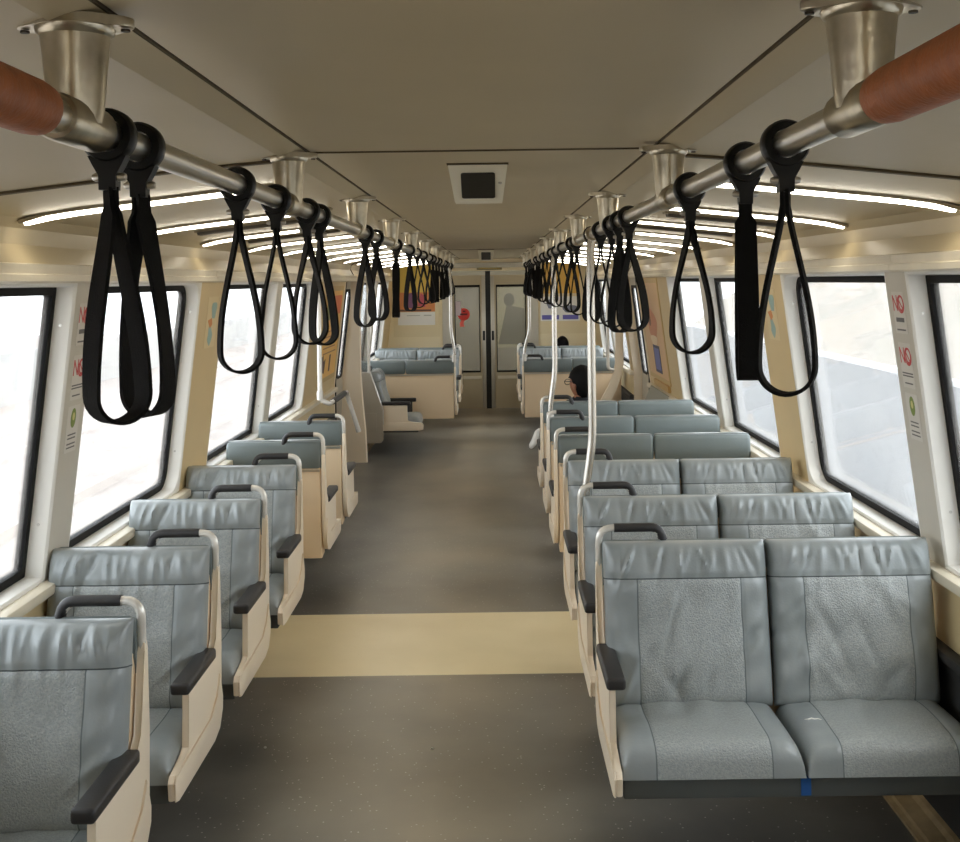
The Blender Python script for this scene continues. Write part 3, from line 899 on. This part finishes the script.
    path = fillet([(X(0.060), 0.040, 0.925), (X(0.205), 0.040, 0.925), (X(0.226), 0.040, 0.85)], 0.03, 6)
    mb = MB(); mb.tube(path, 0.0145, 12); mb.build('grip', M['arm'], hd, smooth=50)
    return root

S1p = make_seat(1, 1, 'passenger_seat'); S1m = make_seat(1, -1, 'passenger_seat')
S2p = make_seat(2, 1, 'double_seat'); S2m = make_seat(2, -1, 'double_seat')
used = set()
def put(proto, x, y, rz, label, cat, group):
    if proto.name not in used:
        used.add(proto.name); o = proto
    else:
        o = copy_tree(proto)
    o.location = (x, y, 0); o.rotation_euler = (0, 0, rz)
    tag(o, label, cat, group)
    return o
LA, RA = -0.886, 0.322
GL, GR = 'single seats along the left windows', 'double seats along the right windows'
for y, lab in ((2.87, 'grey single seat with armrest, cut off by the lower left corner'), (3.65, 'grey single seat just behind the lower left corner one'),
               (4.45, 'grey single seat facing the camera, third along the left windows'), (5.27, 'grey single seat beside the left beige pillar, back to a beige shell seat')):
    put(S1p, LA, y, 0, lab, 'seat', GL)
for y, lab in ((6.10, 'single seat facing away, nearer of two beige shells on the left'), (6.94, 'single seat facing away, farther beige shell on left beside bent handrail')):
    put(S1m, LA, y, PI, lab, 'seat', GL)
for y, lab in ((3.64, 'big grey double seat in the right foreground, cushions fully seen'), (4.40, 'grey double seat right behind the foreground double seat'), (5.28, 'grey double seat facing the camera, third and farthest facing on the right')):
    put(S2m, RA, y, 0, lab, 'seat', GR)
for y, lab in ((6.16, 'double seat facing away, nearest of three headrest rows on the right'), (6.97, 'double seat facing away, middle headrest row on the right, tall pole at corner'), (7.86, 'double seat facing away on the right, person with black hair sits in it')):
    put(S2p, RA, y, PI, lab, 'seat', GR)
GE = 'double seats near the end door'
put(S2m, -0.385, 12.2, PI, 'double seat with beige back, left of the end door', 'seat', GE)
put(S2p, 0.315, 12.2, PI, 'double seat with beige back, right of the end door', 'seat', GE)
put(S2p, -0.385, 14.05, 0, 'double seat facing the camera behind left far beige back', 'seat', GE)
put(S2m, 0.315, 14.05, 0, 'double seat facing the camera behind right far beige back', 'seat', GE)
put(S2m, -0.385, 14.5, PI, 'double seat facing the left end bulkhead under yellow poster, only headrest seen', 'seat', GE)
put(S2p, 0.315, 14.5, PI, 'double seat facing the right end bulkhead under blue strip poster, only headrest seen', 'seat', GE)
b_ = put(S1m, -1.20, 11.50, PI / 2, 'sideways single seat by the left wall behind grey screen', 'seat', 'sideways seat')
del b_['group']
b_.location.z = -0.06
for ch in list(b_.children):
    if ch.name.startswith('wall_bracket'): bpy.data.objects.remove(ch)
mb = MB(); mb.box(0.06, 0.44, 0.05, 0.26, 0.45, 0.62); mb.build('wall_bracket', M['dark'], b_)
mb = MB(); mb.box(0.508, 0.545, -0.40, -0.03, 0.53, 0.57, r=0.010, seg=3); mb.build('armrest', M['arm'], b_, smooth=40)
mb = MB(); mb.box(0.510, 0.540, -0.36, -0.03, 0.30, 0.53, r=0.004); mb.build('end_panel', M['arm'], b_, smooth=40)

# ------------------------------------------------------------------ stanchions
def stanchion(pts, label, m, clamp):
    r = empty('stanchion_pole', pts[0]); tag(r, label, 'pole')
    o = Vector(pts[0])
    P = [Vector(p) - o for p in pts]
    mb = MB(); mb.tube(fillet(P, 0.07, 6), 0.0158, 14); mb.build('pole', m, r, smooth=50)
    mb = MB(); mb.tube([(0, 0, -0.03), (0, 0, -0.025), (0, 0, 0.045), (0, 0, 0.05)], [0.018, 0.023, 0.023, 0.018], 14); mb.build('clamp', M['whitesteel'], r, smooth=40)
    mb = MB(); d = P[-1]; mb.tube([(d.x, d.y - 0.03, d.z), (d.x, d.y + 0.03, d.z)], 0.028, 18); mb.build('clamp', M['cast'], r, smooth=40)
def st(x, y, xt, xr, zb, label):
    stanchion([(x, y, zb), (x + 0.004, y, zb + 0.10), (xt, y, zb + 0.30), (xt, y, 1.83), (xr, y, RZ)], label, M['pole'], None)
st(0.350, 4.45, 0.385, RX['right'], 0.80, 'bent steel pole rising from the second double seat on the right')
st(0.352, 7.06, 0.385, RX['right'], 0.86, 'bent steel pole rising from the middle headrest row on the right')
st(0.34, 12.12, 0.40, RX['right'], 0.90, 'steel pole at the far right seat beside the end door')
st(-0.40, 12.12, -0.43, RX['left'], 0.90, 'steel pole at the far left seat beside the end door')

# ------------------------------------------------------------------ bent handrail and low partition by the left doors
mb = MB(); mb.loft([[(xl, 11.0, z), (x, 11.0, z), (x + 0.012, 11.02, z), (x, 11.05, z), (xl, 11.05, z)] for xl, x, z in ((-1.46, -1.215, 0.0), (-1.46, -1.225, 0.3), (-1.44, -1.25, 0.6), (-1.355, -1.265, 0.85), (-1.345, -1.265, 1.2), (-1.345, -1.265, 1.80))], caps=True)
tag(mb.build('trim_door_column', M['cream'], smooth=40), kind='structure')
r = empty('bent_handrail', (0, 0, 0)); tag(r, 'bent pale handrail with black grip beside the left ad panel', 'handrail')
mb = MB()
P = fillet([(-1.215, 8.1, 1.91), (-1.215, 8.1, 0.90), (-1.15, 8.1, 0.87), (-1.095, 8.62, 0.905), (-1.10, 8.72, 0.86), (-1.03, 8.78, 0.60)], 0.07, 6)
mb.tube(P, 0.017, 12); mb.build('tube', M['whitesteel'], r, smooth=50)
mb = MB(); mb.tube([Vector((-1.139, 8.20, 0.8767)), Vector((-1.102, 8.55, 0.9003))], 0.022, 14); mb.build('grip', M['arm'], r, smooth=40)
mb = MB(); mb.tube([(-1.215, 8.1, 0.90), (-1.215, 8.1, 0.96)], 0.023, 14); mb.build('joint', M['whitesteel'], r, smooth=40)
mb = MB(); mb.tube([(-1.034, 8.777, 0.615), (-1.026, 8.784, 0.585)], 0.02, 12); mb.build('end_cap', M['whitesteel'], r, smooth=40)

# ------------------------------------------------------------------ screens behind the doors
r = empty('door_screen', (-1.2, 11.46, 0)); tag(r, 'grey metal screen with glass top before the sideways bench', 'screen')
mb = MB(); mb.prism([(-0.20, 0.12), (0.08, 0.12), (0.105, 0.15), (0.105, 0.45), (-0.02, 0.82), (-0.20, 0.82)], lambda a, b, d: (a, d, b), 0, 0.025, r=0.004); mb.build('panel', M['greypanel'], r)
mb = MB(); mb.box(-0.15, 0.04, -0.004, 0.0, 0.24, 0.42, r=0.001); mb.build('access_plate', M['greypanel'], r)
mb = MB()
mb.tube([(0.105, 0.012, 0.30), (0.105, 0.012, 0.45), (-0.02, 0.012, 0.825), (-0.2, 0.012, 0.825)], 0.008, 8); mb.build('edge_trim', M['steel'], r, smooth=40)
mb = MB(); mb.box(-0.20, -0.04, 0.009, 0.015, 0.83, 1.70); mb.build('pane', M['doorglass'], r)
mb = MB(); mb.tube([(-0.03, 0.012, 0.82), (-0.03, 0.012, 1.92)], 0.016, 12); mb.build('post', M['whitesteel'], r, smooth=40)
mb = MB(); mb.box(-0.20, -0.12, 0.0, 0.03, 0.0, 0.13); mb.build('foot', M['dark'], r)
r = empty('door_screen', (1.14, 11.60, 0)); tag(r, 'curved cream screen edge with elbow handrail before the far right seats', 'screen')
mb = MB()
path = [(0.185, 1.74), (0.185, 1.10), (0.185, 0.86), (0.165, 0.74), (0.11, 0.60), (0.03, 0.46), (-0.03, 0.34), (-0.05, 0.2), (-0.05, 0.0)]
inn = [(0.11, 1.74), (0.11, 1.10), (0.11, 0.88), (0.09, 0.77), (0.03, 0.64), (-0.05, 0.50), (-0.11, 0.37), (-0.13, 0.2), (-0.13, 0.0)]
mb.prism(path + inn[::-1], lambda a, b, d: (a, d, b), 0, 0.05, r=0.006); mb.build('edge_frame', M['cream'], r, smooth=30)
mb = MB(); mb.tube(fillet([(0.03, 0.02, 1.93), (0.03, 0.02, 0.81), (0.12, 0.02, 0.80)], 0.05, 6), 0.017, 12); mb.build('handrail', M['whitesteel'], r, smooth=40)
r = empty('fold_down_panel', (1.22, 8.95, 0)); tag(r, 'grey green tilted panel under the right wall poster', 'panel')
mb = MB(); mb.prism([(0.16, 0.0), (0.0, 0.0), (0.0, 0.45), (0.15, 0.80), (0.16, 0.80)], lambda a, b, d: (a, d, b), 0.0, 1.0, r=0.006); mb.build('panel', flat('grey_green_panel', (132, 128, 108)), r)
mb = MB(); mb.box(0.06, 0.15, 0.1, 0.3, 0.55, 0.6); 
mb.bm.free()

# ------------------------------------------------------------------ wall posters by the doors
def holder(side, y, z, w, h, label):
    o = plate_thing('wall_poster', wall_frame(side, y, z), w, h, 0.006, flat('poster_frame_tan', (198, 166, 110)), label, 'poster')
    return o
# left
pl = holder(-1, 9.62, 1.30, 1.0, 0.80, 'orange and yellow wall poster left, between window and doorway')
shape(pl, 'yellow_field', rect(-0.46, 0.46, -0.36, 0.36), flat('ad_yellow', (240, 190, 100)), 0.006)
shape(pl, 'orange_patch', rect(-0.10, 0.42, 0.16, 0.32), flat('ad_orange', (226, 118, 62)), 0.0072)
shape(pl, 'green_patch', rect(-0.42, -0.2, 0.12, 0.28), flat('ad_green', (126, 128, 70)), 0.0072)
for k in range(5):
    shape(pl, 'print_line', rect(-0.40, 0.36 - 0.08 * (k % 2), 0.02 - k * 0.045, 0.03 - k * 0.045), flat('ad_brown', (176, 118, 60)), 0.0072)
shape(pl, 'dark_print', [(-0.42, -0.30), (-0.22, -0.32), (-0.2, -0.2), (-0.3, -0.22), (-0.34, -0.16), (-0.42, -0.18)], flat('ad_dark', (92, 52, 36)), 0.0072)
shape(pl, 'dark_print', rect(0.02, 0.10, -0.32, -0.18), flat('ad_dark', (92, 52, 36)), 0.0072)
# right
pr_ = holder(1, 9.55, 1.30, 1.12, 0.86, 'peach wall poster with blue picture, right between window and doorway')
shape(pr_, 'peach_field', rect(-0.52, 0.52, -0.39, 0.39), flat('ad_peach', (216, 178, 132)), 0.006)
shape(pr_, 'hand_picture', blob(-0.02, 0.05, 0.26, 0.14, 22, 0.18, 1.0), flat('ad_skin', (206, 138, 98)), 0.0072)
shape(pr_, 'dark_spot', blob(-0.12, 0.08, 0.06, 0.055, 12), flat('ad_brown2', (120, 82, 56)), 0.0084)
shape(pr_, 'pale_patch', blob(0.0, -0.09, 0.18, 0.05, 14, 0.2), flat('ad_pale', (232, 206, 170)), 0.0084)
shape(pr_, 'dark_frame', rect(-0.14, 0.22, -0.36, -0.13), flat('ad_navy', (62, 58, 84)), 0.0072)
shape(pr_, 'blue_picture', rect(-0.10, 0.18, -0.335, -0.155), flat('ad_blue', (108, 112, 168)), 0.0084)
ch = plate_thing('card_rack', wall_frame(1, 9.45, 0.845), 0.8, 0.05, 0.02, flat('rack_tan', (196, 158, 98)), 'narrow tan card rack under the right wall poster', 'rack')

# ------------------------------------------------------------------ stickers on posts and pillars
red2 = flat('sticker_red', (196, 62, 62)); grey2 = flat('sticker_print', (96, 92, 88)); pale = flat('sticker_white', (216, 210, 200))
green = flat('sticker_green', (122, 140, 60))
def stickers(sname, side):
    y = 3.69
    def ring_slash(parent, x, yy, r_):
        mb = MB()
        n_ = 20
        mb.loft([[(x + q * math.cos(2 * PI * i / n_), yy + q * math.sin(2 * PI * i / n_), 0.0012) for i in range(n_)] for q in (r_, r_ * 0.78)])
        mb.poly([(x - r_ * 0.6, yy + r_ * 0.75, 0.0013), (x - r_ * 0.75, yy + r_ * 0.6, 0.0013), (x + r_ * 0.6, yy - r_ * 0.75, 0.0013), (x + r_ * 0.75, yy - r_ * 0.6, 0.0013)])
        mb.build('ring_mark', red2, parent)
    a = plate_thing('notice_sticker', wall_frame(side, y, 1.60), 0.105, 0.135, 0.0008, pale, 'upper red NO notice sticker on the %s window post' % sname, 'sticker', 'notice stickers on window posts')
    text(a, 'NO', 0.075, 0, 0.028, red2, 0.001, sx=0.85); ring_slash(a, 0.022, 0.028, 0.030)
    shape(a, 'print_block', rect(-0.035, 0.035, -0.030, -0.016), grey2, 0.0008, 0.0005); shape(a, 'print_line', rect(-0.038, 0.038, -0.058, -0.053), grey2, 0.0008, 0.0005)
    b = plate_thing('notice_sticker', wall_frame(side, y, 1.43), 0.105, 0.145, 0.0008, pale, 'middle red NO notice sticker on the %s window post' % sname, 'sticker', 'notice stickers on window posts')
    text(b, 'NO', 0.075, 0, 0.030, red2, 0.001, sx=0.85); ring_slash(b, 0.022, 0.030, 0.030)
    for k, (w_, yy) in enumerate(((0.046, -0.025), (0.046, -0.034), (0.034, -0.058))):
        shape(b, 'print_line', rect(-w_, w_, yy - 0.0022, yy + 0.0022), grey2, 0.0008, 0.0005)
    c = plate_thing('notice_sticker', wall_frame(side, y, 1.265), 0.105, 0.15, 0.0008, pale, 'lowest sticker with green emblem on the %s window post' % sname, 'sticker', 'notice stickers on window posts')
    shape(c, 'emblem', blob(0, 0.035, 0.022, 0.032, 16), green, 0.0008, 0.0005)
    shape(c, 'emblem_core', blob(0, 0.040, 0.010, 0.013, 12), flat('sticker_yellow', (208, 200, 130)), 0.0013, 0.0005)
    for k, (w_, yy) in enumerate(((0.034, -0.018), (0.034, -0.030), (0.036, -0.048), (0.036, -0.060))):
        shape(c, 'print_line', rect(-w_, w_, yy - 0.0022, yy + 0.0022), grey2, 0.0008, 0.0005)
    d = plate_thing('map_decal', wall_frame(side, 5.40, 1.545), 0.20, 0.24, 0.0008, flat('decal_beige', (220, 200, 156)), 'pale blue and orange decal on the %s beige pillar' % sname, 'decal')
    bl = flat('decal_blue', (150, 178, 172)); org = flat('decal_orange', (206, 132, 66))
    shape(d, 'blue_print', blob(0.03, 0.055, 0.045, 0.05, 18, 0.25), bl, 0.0008, 0.0005)
    shape(d, 'blue_print', blob(-0.01, -0.06, 0.04, 0.045, 18, 0.25, 2), bl, 0.0008, 0.0005)
    shape(d, 'orange_print', [(-0.07, 0.01), (0.0, 0.02), (0.02, -0.01), (-0.02, -0.03)], org, 0.0008, 0.0006)
for sname, side in SIDES.items(): stickers(sname, side)

for x, y, lab in ((-0.86, 4.26, 'tiny white crumb on the floor beside the left seats'), (-0.24, 4.23, 'tiny white crumb on the floor in mid aisle')):
    mb = MB(); mb.sphere((0, 0, 0.004), 0.006, 0.005, 0.004, 10, 6); o = mb.build('paper_crumb', flat('crumb_white', (240, 238, 230)), smooth=60); o.location = (x, y, 0); tag(o, lab, 'crumb')
bpy.context.view_layer.update()
tr = [o for o in COL.objects if o.name.startswith('double_seat') and o.get('label', '').startswith('big grey')][0]
cs = [c for c in tr.children if c.name.startswith('seat_cushion')][1]
P = []
for k in range(6):
    x, y = 0.575 + 0.045 * k / 5, -0.285 - 0.010 * k / 5 - 0.004 * (k % 2)
    hit, loc, nrm, idx = cs.ray_cast(Vector((x, y, 1.0)), Vector((0, 0, -1)))
    P.append((x, y, loc.z + 0.0005 if hit else 0.43))
mb = MB(); mb.tube(P, [0.0008, 0.0022, 0.0028, 0.0024, 0.0018, 0.0008], 6); c = mb.build('tear', flat('tear_white', (236, 234, 228)), tr); tag(c, 'white tear in the vinyl')
# ------------------------------------------------------------------ people
def person(name, label, base, spine, head, yaw, legs, arms, shoe_m):
    """joints in world coordinates; one skinned body"""
    root = empty(name, base); tag(root, label, 'person')
    B = Vector(base)
    V, Ed, Rr = [], [], []
    def add(p, r, prev=None):
        V.append(Vector(p) - B); Rr.append(r); i = len(V) - 1
        if prev is not None: Ed.append((prev, i))
        return i
    pel = add(spine[0], 0.135)
    prev = pel
    for p, r in zip(spine[1:], (0.13, 0.14, 0.115, 0.055)):
        prev = add(p, r, prev)
        if r == 0.115: chest = prev
    neck = prev
    hc = Vector(head)
    add(hc - Vector((0, 0, 0.07)), 0.052, neck)
    for L_ in legs:
        q = pel
        for p, r in zip(L_, (0.085, 0.062, 0.042)):
            q = add(p, r, q)
    for A in arms:
        q = chest
        for p, r in zip(A, (0.06, 0.042, 0.03)):
            q = add(p, r, q)
    me = bpy.data.meshes.new('body'); me.from_pydata(V, Ed, [])
    o = bpy.data.objects.new('body', me); COL.objects.link(o); o.parent = root
    sk = o.modifiers.new('Skin', 'SKIN'); sk.use_smooth_shade = True
    for i, d in enumerate(me.skin_vertices[0].data):
        d.radius = (Rr[i], Rr[i]); d.use_root = (i == 0)
    sb = o.modifiers.new('Sub', 'SUBSURF'); sb.levels = 2; sb.render_levels = 2
    bpy.context.view_layer.update()
    dg = bpy.context.evaluated_depsgraph_get()
    nm = bpy.data.meshes.new_from_object(o.evaluated_get(dg))
    o.modifiers.clear(); o.data = nm
    # add head, shaped
    bm = bmesh.new(); bm.from_mesh(nm)
    Rz = Matrix.Rotation(yaw, 3, 'Z')
    hl = hc - B
    res = bmesh.ops.create_uvsphere(bm, u_segments=28, v_segments=20, radius=1.0)
    hv = res['verts']
    for v in hv:                       # local: face looks to +Y
        x, y, z = v.co
        w_ = 0.074 * (1 - 0.18 * max(0, -z) ** 1.5)
        yy = y * 0.096
        if y > 0 and z < 0: yy *= 1 - 0.10 * (-z)
        if y < 0 and z < -0.2: yy *= 1 - 0.35 * (-z - 0.2)
        q = Vector((x * w_, yy, z * 0.115))
        nose = math.exp(-(x / 0.16) ** 2 - ((z + 0.12) / 0.2) ** 2)
        if y > 0: q.y += 0.020 * nose
        if y > 0.3:
            for ex in (-0.4, 0.4): q.y -= 0.008 * math.exp(-((x - ex) / 0.2) ** 2 - ((z - 0.08) / 0.14) ** 2)
            q.y += 0.004 * math.exp(-(x / 0.3) ** 2 - ((z + 0.48) / 0.1) ** 2)
        v.co = Rz @ q + hl
    for e in (-1, 1):                  # ears
        res = bmesh.ops.create_uvsphere(bm, u_segments=10, v_segments=8, radius=1.0)
        for v in res['verts']:
            q = Vector((v.co.x * 0.010 + e * 0.076, v.co.y * 0.020 - 0.008, v.co.z * 0.032 - 0.008))
            v.co = Rz @ q + hl
    for A in arms:                     # hands: palm, four fingers and thumb
        e, w_ = Vector(A[1]), Vector(A[2])
        d = (w_ - e).normalized(); s_ = d.cross(Vector((0, 0, 1))).normalized(); u_ = s_.cross(d)
        def tubev(pts, r0, r1):
            prev_ = None
            for i, p in enumerate(pts):
                rr = r0 + (r1 - r0) * i / (len(pts) - 1)
                ring = [bm.verts.new(p - B + (s_ * math.cos(k * PI / 4) + u_ * math.sin(k * PI / 4)) * rr) for k in range(8)]
                if prev_:
                    for k in range(8): bm.faces.new([prev_[k], prev_[(k + 1) % 8], ring[(k + 1) % 8], ring[k]])
                prev_ = ring
            bm.faces.new(prev_)
        pal = w_ + d * 0.05
        res = bmesh.ops.create_uvsphere(bm, u_segments=12, v_segments=8, radius=1.0)
        for v in res['verts']:
            c_ = v.co.copy(); v.co = pal - B + s_ * c_.x * 0.04 + d * c_.y * 0.055 + u_ * c_.z * 0.016
        for k, ln in enumerate((0.062, 0.075, 0.07, 0.052)):
            b0 = pal + d * 0.04 + s_ * (-0.03 + 0.02 * k)
            tubev([b0, b0 + d * ln * 0.45, b0 + d * ln * 0.8 - u_ * 0.015, b0 + d * ln - u_ * 0.035], 0.0085, 0.0065)
        b0 = pal + s_ * -0.03 - d * 0.02
        tubev([b0, b0 - s_ * 0.025 + d * 0.02, b0 - s_ * 0.03 + d * 0.05], 0.010, 0.008)
    bm.normal_update()
    bm.to_mesh(nm); bm.free()
    nm.materials.clear()
    for m_ in (M['skin'], M['cloth'], M['trouser']): nm.materials.append(m_)
    nk = Vector(spine[-1]).z + 0.015
    pz = Vector(spine[0])
    for p in nm.polygons:
        p.use_smooth = True
        w = B + p.center
        p.material_index = 0
        if w.z > nk: continue
        near_arm = any((w - Vector(A[2])).dot((Vector(A[2]) - Vector(A[1])).normalized()) > -0.01 and (w - Vector(A[2])).length < 0.2 for A in arms)
        if near_arm: continue
        dl = [((w - Vector(L_[2])).length) for L_ in legs]
        if min(dl) < 0.10: continue
        p.material_index = 2 if (w.z < pz.z + 0.06 or (w.y > pz.y + 0.16 and w.z < pz.z + 0.2)) and not any((w - Vector(A[1])).length < 0.09 for A in arms) else 1
    # hair cap
    mb = MB()
    rings = []
    for j in range(0, 12):
        ring = []
        for i in range(28):
            a = 2 * PI * i / 28
            t = PI * (0.62 + 0.20 * max(0, min(1, 0.4 - math.sin(a)))) * j / 11
            x, y, z = math.sin(t) * math.cos(a), math.sin(t) * math.sin(a), math.cos(t)
            front = max(0, y)
            zz = z if z > 0.25 or y < 0.15 else 0.25 + (z - 0.25) * 0.05
            q = Vector((x * 0.087, y * 0.108 - 0.006, zz * 0.122 + 0.008))
            wv = 1 + 0.035 * noise.noise(Vector((x * 4, y * 4, z * 4)))
            q *= wv
            if abs(x) > 0.75 and y > -0.25 and z < -0.05: q.z = max(q.z, 0.0)
            ring.append(Rz @ q + hl)
        rings.append(ring)
    mb.loft(rings, caps=True); mb.build('hair', M['hair'], root, smooth=70)
    # shoes
    for L_ in legs:
        a = Vector(L_[2]); d = Vector(L_[3]) - a
        dn = d.normalized(); up = Vector((0, 0, 1)); up = (up - dn * up.dot(dn)).normalized(); sd = dn.cross(up)
        mb = MB()
        rings = []
        ks = max(0.75, d.length / 0.19)
        for t, w_, h0, h1 in ((-0.22, 0.018, -0.05, 0.0), (-0.18, 0.032, -0.06, 0.02), (0.1, 0.036, -0.065, 0.035), (0.5, 0.042, -0.065, 0.0), (0.85, 0.042, -0.065, -0.02), (1.0, 0.020, -0.062, -0.035)):
            w_, h0, h1 = w_ * ks, h0 * ks, h1 * ks
            c = a + dn * (t * d.length) - B
            ring = [c + sd * (w_ * math.cos(2 * PI * k / 14)) + up * ((h0 + h1) / 2 + (h1 - h0) / 2 * math.sin(2 * PI * k / 14)) for k in range(14)]
            rings.append(ring)
        mb.loft(rings, caps=True); mb.build('shoe', shoe_m, root, smooth=60)
    return root, hl, Rz

rt, hl, Rz = person('person', 'person with black hair, glasses and black top, legs crossed, in the right headrest row', (0.62, 8.22, 0.43),
       [(0.61, 8.24, 0.53), (0.61, 8.17, 0.62), (0.61, 8.12, 0.72), (0.615, 8.09, 0.80), (0.62, 8.07, 0.885)], (0.625, 8.07, 0.995), R(38),
       [[(0.53, 8.30, 0.53), (0.51, 8.66, 0.51), (0.51, 8.68, 0.11), (0.51, 8.87, 0.08)], [(0.70, 8.30, 0.53), (0.84, 8.62, 0.63), (0.340, 8.62, 0.585), (0.262, 8.55, 0.500)]],
       [[(0.43, 8.12, 0.77), (0.40, 8.20, 0.59), (0.52, 8.40, 0.655)], [(0.80, 8.12, 0.77), (0.85, 8.22, 0.60), (0.74, 8.42, 0.70)]], M['shoe'])
mb = MB()
def hp_(x, y, z): return Rz @ Vector((x, y, z)) + hl
for e in (-1, 1):
    mb.tube([hp_(e * 0.079, -0.02, 0.012), hp_(e * 0.080, 0.05, 0.014), hp_(e * 0.070, 0.102, 0.012)], 0.003, 6)
    mb.tube([hp_(e * 0.036 + 0.028 * math.cos(a), 0.106, 0.004 + 0.020 * math.sin(a)) for a in [2 * PI * i / 16 for i in range(17)]], 0.0025, 6)
mb.tube([hp_(-0.01, 0.110, 0.008), hp_(0.01, 0.110, 0.008)], 0.0025, 6)
mb.build('glasses', M['black'], rt, smooth=40)
person('person', 'person bent forward, seen only as a dark crown of hair above far right seats', (0.92, 14.75, 0.43),
       [(0.92, 14.74, 0.53), (0.92, 14.78, 0.60), (0.92, 14.84, 0.68), (0.92, 14.90, 0.75), (0.92, 14.98, 0.79)], (0.92, 15.03, 0.86), 0.0,
       [[(0.84, 14.85, 0.53), (0.80, 15.18, 0.51), (0.80, 15.10, 0.11), (0.80, 15.29, 0.08)], [(1.0, 14.85, 0.53), (1.04, 15.18, 0.51), (1.04, 15.10, 0.11), (1.04, 15.29, 0.08)]],
       [[(0.73, 14.92, 0.70), (0.71, 15.0, 0.60), (0.82, 15.15, 0.66)], [(1.11, 14.92, 0.70), (1.13, 15.0, 0.60), (1.02, 15.15, 0.66)]], M['black'])

# ------------------------------------------------------------------ outside
mb = MB(); mb.box(2.2, 12.0, -20, 70, -1.3, -1.2)
tag(mb.build('ground_road', mat('pale_road', (112, 113, 116), 0.9, var=0.1, vscale=0.5)), kind='structure')
mb = MB(); mb.box(12.0, 12.25, -20, 70, -1.3, -1.05)
tag(mb.build('trim_kerb', mat('white_kerb', (240, 240, 238), 0.8)), kind='structure')
mb = MB()
rings = []
for i in range(46):
    y = -20 + 90 * i / 45
    row = []
    for j in range(14):
        x = 12.25 + j * 0.9
        z = -1.1 + 3.1 * (1 - math.exp(-j * 0.30)) + 0.5 * noise.noise(Vector((x * 0.4, y * 0.25, 0))) * min(1, j / 3)
        row.append((x, y, z))
    rings.append(row)
mb.loft(rings, closed=False)
tag(mb.build('ground_embankment', mat('dry_embankment', (172, 160, 148), 0.95, var=0.3, vscale=0.6, rgb2=(156, 150, 140), detail=8, bump=0.5, bscale=3), smooth=80), kind='structure')
mb = MB(); mb.box(-60, -2.2, -20, 70, -1.3, -1.2)
tag(mb.build('ground_ballast', mat('pale_ballast', (184, 175, 169), 0.95, var=0.2, vscale=2.0, rgb2=(160, 148, 143), detail=8)), kind='structure')
mb = MB()
for x in (-4.2, -5.65, -8.2, -9.65):
    mb.box(x - 0.035, x + 0.035, -20, 70, -1.2, -1.06)
tag(mb.build('ground_rails', mat('track_rail', (206, 198, 192), 0.6)), kind='structure')
mb = MB(); mb.box(-12.2, -12.0, -20, 70, -1.2, 0.1)
tag(mb.build('wall_trackside', mat('pale_concrete', (190, 190, 188), 0.9, var=0.08, vscale=1)), kind='structure')

# ------------------------------------------------------------------ light
w = bpy.data.worlds.new('sky'); sc.world = w; w.use_nodes = True
nt = w.node_tree
bg = nt.nodes['Background']
bg.inputs['Color'].default_value = (0.95, 0.975, 1.0, 1)
bg.inputs['Strength'].default_value = 2.6

sun = bpy.data.lights.new('sun', 'SUN'); sun.energy = 1.0; sun.angle = R(25); sun.color = (1.0, 0.95, 0.88)
so = bpy.data.objects.new('sun', sun); COL.objects.link(so); so.rotation_euler = (R(30), R(32), 0)

# ------------------------------------------------------------------ camera
cam = bpy.data.cameras.new('camera'); co = bpy.data.objects.new('camera', cam); COL.objects.link(co)
FPX = 1150.0
cam.sensor_fit = 'HORIZONTAL'; cam.sensor_width = 36.0
cam.lens = 36.0 * FPX / 960.0
cam.shift_x = (480 - 491) / 960.0
cam.shift_y = -(421 - 281) / 960.0
cam.clip_start = 0.02; cam.clip_end = 300
co.location = (0, 0, H)
co.rotation_euler = (Matrix.Rotation(R(90), 4, 'X') @ Matrix.Rotation(R(-0.8), 4, 'Z')).to_euler()
sc.camera = co
sc.view_settings.view_transform = 'Standard'
sc.view_settings.look = 'None'
sc.view_settings.gamma = 1.0
sc.view_settings.use_curve_mapping = False
sc.view_settings.exposure = 0.88
sc.cycles.max_bounces = 14
sc.cycles.diffuse_bounces = 7
sc.cycles.transparent_max_bounces = 16
